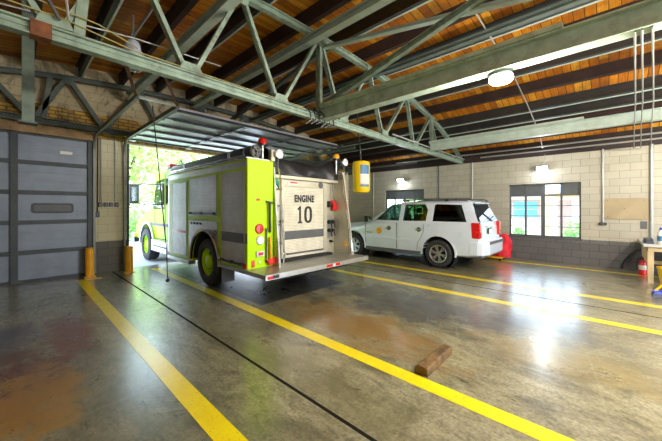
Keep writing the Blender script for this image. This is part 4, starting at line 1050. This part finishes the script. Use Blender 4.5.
cs.append(MB().prism([(-.70,1.30),(.70,1.30),(.60,1.74),(-.60,1.74)],'xz',SY-2.6,SY-2.05).build('c',M['dark']))
for c in cs[-1:]:
    for v in c.data.vertices: v.co.x += SX
cut(raw, cs)
for p in raw.data.polygons: p.use_smooth = True
raw.data.set_sharp_from_angle(angle=math.radians(38))
for v in raw.data.vertices: v.co -= Vector((SX,SY,0))
raw.parent = SU
raw.data.materials.clear(); raw.data.materials.append(M['white'])
for p in raw.data.polygons: p.material_index = 0
def sidex(z):   # outer half width of the glasshouse at height z
    t = min(1,max(0,(z-1.24)/.28)); return .935-.10*t if z < 1.52 else .835-(z-1.52)*.36
for nm, pl in WIN.items():
    for sg in (-1,1):
        m = MB(); vs = [(SX+sg*(sidex(b)-.006),SY+a,b) for a,b in pl]+[(SX+sg*(sidex(b)-.014),SY+a,b) for a,b in pl]; n = len(pl)
        m.add(vs,[tuple(range(n)),tuple(range(n,2*n))[::-1]]+[(i,(i+1)%n,(i+1)%n+n,i+n) for i in range(n)])
        m.build(nm, M['lightglass'] if nm != 'quarter_glass' else M['tint'], SU, 0, False)
m = MB(); m.add([(SX-.73,SY+1.0,1.26),(SX+.73,SY+1.0,1.26),(SX+.64,SY+.26,1.765),(SX-.64,SY+.26,1.765),(SX-.73,SY+.99,1.25),(SX+.73,SY+.99,1.25),(SX+.64,SY+.25,1.755),(SX-.64,SY+.25,1.755)],[(0,1,2,3),(7,6,5,4),(0,3,7,4),(1,5,6,2),(0,4,5,1),(3,2,6,7)])
m.build('windshield', M['lightglass'], SU, 0, False)
m = MB(); y0_, y1_ = SY-2.412, SY-2.198
m.add([(SX-.72,y0_,1.28),(SX+.72,y0_,1.28),(SX+.62,y1_,1.76),(SX-.62,y1_,1.76),(SX-.72,y0_+.012,1.28),(SX+.72,y0_+.012,1.28),(SX+.62,y1_+.012,1.76),(SX-.62,y1_+.012,1.76)],[(0,1,2,3),(7,6,5,4),(0,3,7,4),(1,5,6,2),(0,4,5,1),(3,2,6,7)])
m.build('tailgate_glass', M['tint'], SU, 0, False)
# rear spoiler, tail lamps, bumper, plate
MB().prism([(-2.26,1.80),(-2.06,1.868),(-2.06,1.83),(-2.24,1.775)],'yz',-.64,.64).build('spoiler', M['white'], None)
sp = bpy.data.objects['spoiler']; sp.location = (0,0,0); sp.parent = SU
for sg in (-1,1):
    m = MB(); a, b = sorted((SX+sg*.80, SX+sg*.985))
    m.box(a,b,SY-2.462,SY-2.25,.86,1.27); m.build('tail_lamp', M['redlens'], SU, .025, False)
    MB().box(*sorted((SX+sg*.85,SX+sg*.99)),SY-2.468,SY-2.35,1.02,1.055).build('lamp_lens', M['red'], SU, .004, False)
rear = MB().prism([(-.99,-2.18),(-.985,-2.40),(-.93,-2.53),(-.6,-2.60),(.6,-2.60),(.93,-2.53),(.985,-2.40),(.99,-2.18)],'xy',.42,.80)
for i,v in enumerate(rear.v): rear.v[i] = (v[0]+SX,v[1]+SY,v[2])
rear.build('rear_bumper', M['white'], SU, .04, False)
MB().box(SX-.62,SX+.62,SY-2.615,SY-2.598,.70,.78).build('bumper_step_pad', M['greyplastic'], SU, .006, False)
MB().box(SX-.9,SX+.9,SY-2.50,SY-2.2,.36,.42).build('bumper_valance', M['greyplastic'], SU, .01, False)
MB().box(SX-.16,SX+.16,SY-2.445,SY-2.425,.94,1.10).build('plate_recess', M['dark'], SU, .004, False)
MB().box(SX-.14,SX+.14,SY-2.45,SY-2.445,.95,1.08).build('number_plate', M['paper'], SU, 0, False)
MB().box(SX-.35,SX+.35,SY-2.45,SY-2.42,1.13,1.17).build('tailgate_handle', M['chrome'], SU, .006, False)
fb = MB().prism([(-.95,2.25),(-.92,2.46),(-.75,2.58),(.75,2.58),(.92,2.46),(.95,2.25)],'xy',.34,.68)
for i,v in enumerate(fb.v): fb.v[i] = (v[0]+SX,v[1]+SY,v[2])
fb.build('front_bumper', M['white'], SU, .04, False)
MB().box(SX-.55,SX+.55,SY+2.50,SY+2.55,.70,.94).build('grille', M['chrome'], SU, .01, False)
for sg in (-1,1): MB().box(*sorted((SX+sg*.56,SX+sg*.86)),SY+2.36,SY+2.50,.72,.93).build('headlamp', M['whitelens'], SU, .03, False)
# side details on both flanks
for sg in (-1,1):
    X = SX+sg*1.0
    def bx(nm,y0,y1,z0,z1,d,mt_,bv=.006,dep=.0): return MB().box(*sorted((X-sg*.02,X+sg*d)),SY+y0,SY+y1,z0,z1).build(nm, M[mt_], SU, bv, False)
    bx('side_molding',-.62,-.10,.66,.735,.012,'white'); bx('side_molding',-.07,1.02,.68,.755,.012,'white')
    for (yy,z0,z1) in ((-.10,.42,1.20),(1.08,.42,1.10)): bx('door_gap',yy-.006,yy+.006,z0,z1,.0015,'greyplastic',0)
    m = MB(); m.path([(X+sg*.001,SY-.98,1.20),(X+sg*.001,SY-.96,.95),(X+sg*.001,SY-.80,.66),(X+sg*.001,SY-.76,.44)],.006,6); m.build('door_gap', M['greyplastic'], SU)
    for yy in (-.82,.18):
        hd = MB().box(*sorted((X-sg*.03,X+sg*.03)),SY+yy-.10,SY+yy+.10,1.01,1.045).build('door_handle', M['chrome'], SU, .01, False)
        MB().lathe([(.07,0),(.05,.004),(.01,.005)],(X-sg*.002,SY+yy,1.03),(sg,0,0),16).build('handle_cup', M['greyplastic'], hd)
    mi = MB().box(*sorted((X+sg*.02,X+sg*.24)),SY+.80,SY+.96,1.20,1.40).build('door_mirror', M['black'], SU, .03, False)
    MB().bar((X-sg*.08,SY+.88,1.24),(X+sg*.05,SY+.88,1.28),.06,.05).build('mirror_stalk', M['black'], mi)
    MB().box(*sorted((X+sg*.05,X+sg*.22)),SY+.793,SY+.80,1.22,1.38).build('mirror_glass', M['chrome'], mi, 0, False)
    MB().box(*sorted((X-sg*.10,X+sg*.06)),SY-.85,SY+1.02,.30,.345).build('running_board', M['greyplastic'], SU, .012, False)
    MB().box(*sorted((X-sg*.05,X-sg*.002)),SY-.92,SY+1.1,.345,.40).build('sill_strip', M['greyplastic'], SU, .006, False)
    for (y0,y1) in ((-2.2,.1),):
        rx = SX+sg*.66
        m = MB(); m.path([(rx,SY+y1,1.82),(rx,SY+y1-.1,1.885),(rx,SY-1.0,1.91),(rx,SY+y0+.1,1.895),(rx,SY+y0,1.85)],.02); m.build('roof_rail', M['greyplastic'], SU)
        for q in (-.3,-1.5): m = MB(); m.box(rx-.02,rx+.02,SY+q-.05,SY+q+.05,1.84,1.90); m.build('rail_foot', M['black'], SU)
    for cy in (RA, FA):
        a = [(cy+.50*math.cos(math.radians(t)),WR+.02+.50*math.sin(math.radians(t))) for t in range(-8,189,7)]
        b = [(cy+.465*math.cos(math.radians(t)),WR+.02+.465*math.sin(math.radians(t))) for t in range(188,-9,-7)]
        MB().prism(a+b,'yz',*sorted((X-sg*.05,X+sg*.012))).build('wheel_arch_lip', M['white'], SU)
        MB().lathe([(.47,0),(.47,.3),(.01,.3)],(SX+sg*.97,cy,WR+.02),(-sg,0,0),30).build('wheel_liner', M['dark'], SU)
MB().box(SX-.72,SX+.72,SY-.9,SY-.85,1.88,1.90).build('roof_crossbar', M['black'], SU); MB().box(SX-.72,SX+.72,SY-1.8,SY-1.75,1.88,1.90).build('roof_crossbar', M['black'], SU)
MB().lathe([(.075,0),(.073,.003),(.01,.004)],(SX-1.0,SY-1.99,.95),(-1,0,0),24).build('fuel_door', M['white'], SU)
# gold seal on the driver's door
sl = MB().lathe([(.105,0),(.104,.004),(.01,.005)],(SX-.998,SY+.54,.93),(-1,0,0),28).build('door_seal', M['goldseal'], SU)
m = MB()
for k in range(12):
    a = k*PI/6; p = Vector((SX-1.004,SY+.54+.075*math.cos(a),.93+.075*math.sin(a))); m.ball(p,(.003,.016,.016),8,4)
m.lathe([(.05,0),(.048,.003),(.01,.004)],(SX-1.003,SY+.54,.93),(-1,0,0),16); m.build('seal_relief', M['amber'], sl)
text_mesh('lettering','TAHOE',.055,M['greyplastic'],SU,(SX-1.003,SY+.92,.86),(0,-1,0),(0,0,1),.001,.003,1.3)
text_mesh('lettering','LT',.06,M['greyplastic'],SU,(SX-.992,SY-1.12,1.16),(0,-1,0),(0,0,1),.001,.003,1)
# wheels
def suv_wheel(cy, sg):
    cx = SX+sg*.985; r = WR; d = (-sg,0,0)
    t = MB().lathe([(r*.62,0.01),(r*.66,-.005),(r*.88,-.008),(r*.98,.02),(r,.05),(r,.22),(r*.97,.26),(r*.62,.26)],(cx,cy,r),d,36,True).build('wheel', M['rubber'], SU)
    MB().lathe([(r*.64,0),(r*.60,.012),(r*.58,.20),(r*.55,.2),(.02,.2)],(cx,cy,r),d,36).build('wheel_barrel', M['greyplastic'], t)
    m = MB()
    for k in range(6):
        a = 2*PI*k/6+.26; ca, sa = math.cos(a), math.sin(a); 
        for off in (-.16,.16):
            ca2, sa2 = math.cos(a+off), math.sin(a+off)
            m.bar((cx-sg*.03,cy+.05*ca,r+.05*sa),(cx-sg*.022,cy+r*.60*ca2,r+r*.60*sa2),.032,.03,(1,0,0))
    m.lathe([(.075,.0),(.07,-.012),(.05,-.016),(.01,-.017)],(cx-sg*.03,cy,r),d,20)
    m.lathe([(r*.635,.0),(r*.635,.02),(r*.575,.03),(r*.575,.01)],(cx-sg*.0,cy,r),d,36,True)
    m.build('alloy_rim', M['silver'], t)
for cy in (RA, FA):
    for sg in (-1,1): suv_wheel(cy, sg)
    MB().tube((SX-.8,cy,WR),(SX+.8,cy,WR),.06).build('axle', M['dark'], SU)
MB().box(SX-.7,SX+.7,SY-2.2,SY+2.2,.30,.36).build('underbody', M['dark'], SU, 0, False)
# seats, dash, wheel
def seat(x0,x1,y):
    m = MB(); m.box(x0,x1,y,y+.5,.66,.98); s = m.build('seat', M['seat'], SU, .05, False)
    m = MB(); m.prism([(y-.12,.95),(y+.06,.95),(y-.04,1.45),(y-.16,1.45)],'yz',x0+.02,x1-.02); m.build('seat_back', M['seat'], s, .04, False)
    xm = (x0+x1)/2; m = MB(); m.box(xm-.13,xm+.13,y-.17,y-.05,1.47,1.66); m.build('headrest', M['seat'], s, .04, False)
seat(SX-.72,SX-.14,SY-.02); seat(SX+.14,SX+.72,SY-.02); seat(SX-.75,SX-.05,SY-.95); seat(SX+.05,SX+.75,SY-.95)
MB().box(SX-.8,SX+.8,SY+.62,SY+.95,.7,1.16).build('dashboard', M['greyplastic'], SU, .05, False)
m = MB(); m.path([(SX-.43+.18*math.cos(a*PI/9),SY+.45-.05*math.sin(a*PI/9),1.16+.17*math.sin(a*PI/9)) for a in range(19)],.016); m.build('steering_wheel', M['black'], SU)
# ------------------------------------------------------------------ outside
g = MB().box(-60,80,YF+.26,90,-.14,-.02).build('driveway', M['asphalt'], smooth=False); tag(g, 'pale sunlit driveway outside the open doorway', 'driveway', kind='structure')
g = MB().box(XR+.26,80,-40,YF+.2,-.14,-.02).build('ground', M['asphalt'], smooth=False); tag(g, 'pale sunlit ground outside the right wall', 'ground', kind='structure')
def tree(x, y, h, rad, seed, lab, group='trees outside the doorway', mt='leaf', n=2600, trunk=True, nm='tree', cat='tree', ls=.16):
    r = thing(nm, lab, cat, (x,y,-.02), group); R = random.Random(seed)
    cl = []
    for k in range(14):
        a = R.uniform(0,2*PI); q = R.uniform(.1,.75); cl.append((x+rad*q*math.cos(a), y+rad*q*math.sin(a), h*R.uniform(.20 if trunk else .12,.88), rad*R.uniform(.32,.55)))
    if trunk:
        m = MB(); m.path([(x,y,-.02),(x+.05,y,h*.2),(x-.04,y+.04,h*.42)],[rad*.10,rad*.075,rad*.05],8)
        for c in cl[:7]: m.path([(x-.04,y+.04,h*.36),((x+c[0])/2,(y+c[1])/2,h*.42+(c[2]-h*.42)*.5),(c[0],c[1],c[2])],[rad*.05,rad*.03,rad*.012],6)
        m.build('trunk', M['bark'], r)
    m = MB(); vs = []; fs = []
    for k in range(n):
        c = cl[k % 14]; d = Vector((R.gauss(0,1),R.gauss(0,1),R.gauss(0,1))).normalized()*c[3]*R.uniform(.5,1.12)
        p = Vector((c[0],c[1],c[2]))+Vector((d.x,d.y,d.z*.8))
        if p.z < .08: p.z = R.uniform(.08,.25) if k > 40 or trunk else .04
        u = Vector((R.gauss(0,1),R.gauss(0,1),R.gauss(0,1))).normalized(); w = u.orthogonal().normalized()
        s = ls*R.uniform(.6,1.25); b = len(vs)
        vs += [tuple(p-u*s), tuple(p+w*s*.45), tuple(p+u*s), tuple(p-w*s*.45)]; fs.append((b,b+1,b+2,b+3))
    m.add(vs,fs); m.build('foliage', M[mt], r, smooth=False)
tree(5.2,24,9.0,3.2,1,'broad leafy tree standing nearest beyond the open doorway', ls=.22)
tree(11.5,29,10.0,3.4,2,'taller leafy tree behind the fire engine\'s cab', ls=.24)
tree(-1.5,27,9.5,3.0,3,'leafy tree at the left edge of the doorway view', ls=.24)
tree(6.2,37,11,4.2,4,'far leafy tree between the two nearer trees', ls=.30)
tree(4.4,18,1.6,1.3,5,'low round shrub on the far side of the driveway', 'shrubs outside', 'leafb', 1200, False, 'shrub', 'shrub', .12)
tree(7.6,21,1.4,1.2,6,'low shrub partly hidden by the engine\'s bonnet', 'shrubs outside', 'leafb', 1200, False, 'shrub', 'shrub', .12)
tree(13.6,6.2,2.6,1.5,7,'tall green shrub outside the window behind the white car', 'shrubs outside', 'leafb', 1600, False, 'shrub', 'shrub', .12)
tree(15.2,.95,1.05,.62,8,'small green bush outside the lower right of the four-column window', 'shrubs outside', 'leafb', 700, False, 'shrub', 'shrub', .08)
tree(15.6,3.0,.8,.40,9,'small green bush outside the second column of the window', 'shrubs outside', 'leafb', 400, False, 'shrub', 'shrub', .07)
# house across the yard
hx = 21.5
r = thing('house', 'tan single-storey house with a teal window seen across the yard through the right window', 'house', (hx,3,0))
m = MB(); m.box(hx,hx+7,-8,12,-.02,2.55); m.build('house_wall', M['housewall'], r, 0, False)
m = MB(); m.prism([(hx-.9,2.55),(hx+8,2.55),(hx+8,2.72),(hx+3.6,4.4),(hx-.9,2.78)],'xz',-8.5,12.5); m.build('roof', M['houseroof'], r, 0, False)
MB().box(hx-.95,hx-.88,-8.5,12.5,2.50,2.80).build('fascia_board', M['white'], r, 0, False)
MB().box(hx-.02,hx-.001,-8,2.3,2.28,2.5).build('brick_band', M['fascia'], r, 0, False)
f = MB().box(hx-.06,hx,3.0,4.5,.98,2.15).build('window', M['brickframe'], r, 0, False); MB().box(hx-.09,hx-.06,3.12,4.38,1.1,2.05).build('pane', M['teal'], f, 0, False)
m = MB(); m.box(hx-.11,hx-.09,3.12,4.38,1.55,1.59); m.box(hx-.11,hx-.09,3.73,3.77,1.1,2.05); m.build('glazing_bar', M['white'], f, 0, False)
f = MB().box(hx-.05,hx,1.55,2.15,.0,2.1).build('door', M['brickframe'], r, 0, False); MB().ball((hx-.07,2.08,1.0),.03).build('door_knob', M['chrome'], f)
f = MB().box(hx-.06,hx,-2.4,-.8,.98,2.15).build('window', M['brickframe'], r, 0, False); MB().box(hx-.09,hx-.06,-2.3,-.9,1.1,2.05).build('pane', M['teal'], f, 0, False)
MB().box(hx-.9,hx-.78,2.5,2.62,-.02,2.52).build('porch_post', M['fascia'], r, 0, False)

# ------------------------------------------------------------------ sky, sun, camera
w = bpy.data.worlds.new('sky'); SC.world = w; w.use_nodes = True
nt = w.node_tree; bg = nt.nodes['Background']
tc = nt.nodes.new('ShaderNodeTexCoord'); sp_ = nt.nodes.new('ShaderNodeSeparateXYZ'); nt.links.new(tc.outputs['Generated'], sp_.inputs[0])
rp = nt.nodes.new('ShaderNodeValToRGB'); rp.color_ramp.elements[0].position = 0; rp.color_ramp.elements[0].color = (.80,.89,1,1); rp.color_ramp.elements[1].position = .7; rp.color_ramp.elements[1].color = (.50,.70,1,1)
nt.links.new(sp_.outputs[2], rp.inputs[0]); nt.links.new(rp.outputs[0], bg.inputs[0]); bg.inputs[1].default_value = P_SKY
s = bpy.data.lights.new('sun', 'SUN'); s.energy = P_SUN; s.angle = math.radians(2); s.color = (1,.95,.86)
so = bpy.data.objects.new('sun', s); COL.objects.link(so)
so.rotation_euler = Vector((-.50,.14,-.83)).to_track_quat('-Z','Y').to_euler()
cam = bpy.data.cameras.new('camera'); co = bpy.data.objects.new('camera', cam); COL.objects.link(co)
co.location = (0,0,1.65); co.rotation_euler = (math.radians(90),0,-math.atan2(317.,297.))
cam.sensor_fit = 'HORIZONTAL'; cam.sensor_width = 36; cam.lens = 297/662*36; cam.shift_y = -12.5/662; cam.clip_start = .05; cam.clip_end = 300
SC.camera = co
SC.view_settings.view_transform = 'Standard'; SC.view_settings.look = 'None'; SC.view_settings.gamma = 1; SC.view_settings.use_curve_mapping = False
SC.view_settings.exposure = P_EXP
SC.cycles.use_denoising = True; SC.cycles.max_bounces = 8; SC.cycles.diffuse_bounces = 5; SC.cycles.transparent_max_bounces = 12
SC.cycles.sample_clamp_indirect = 8; SC.cycles.caustics_reflective = False; SC.cycles.caustics_refractive = False
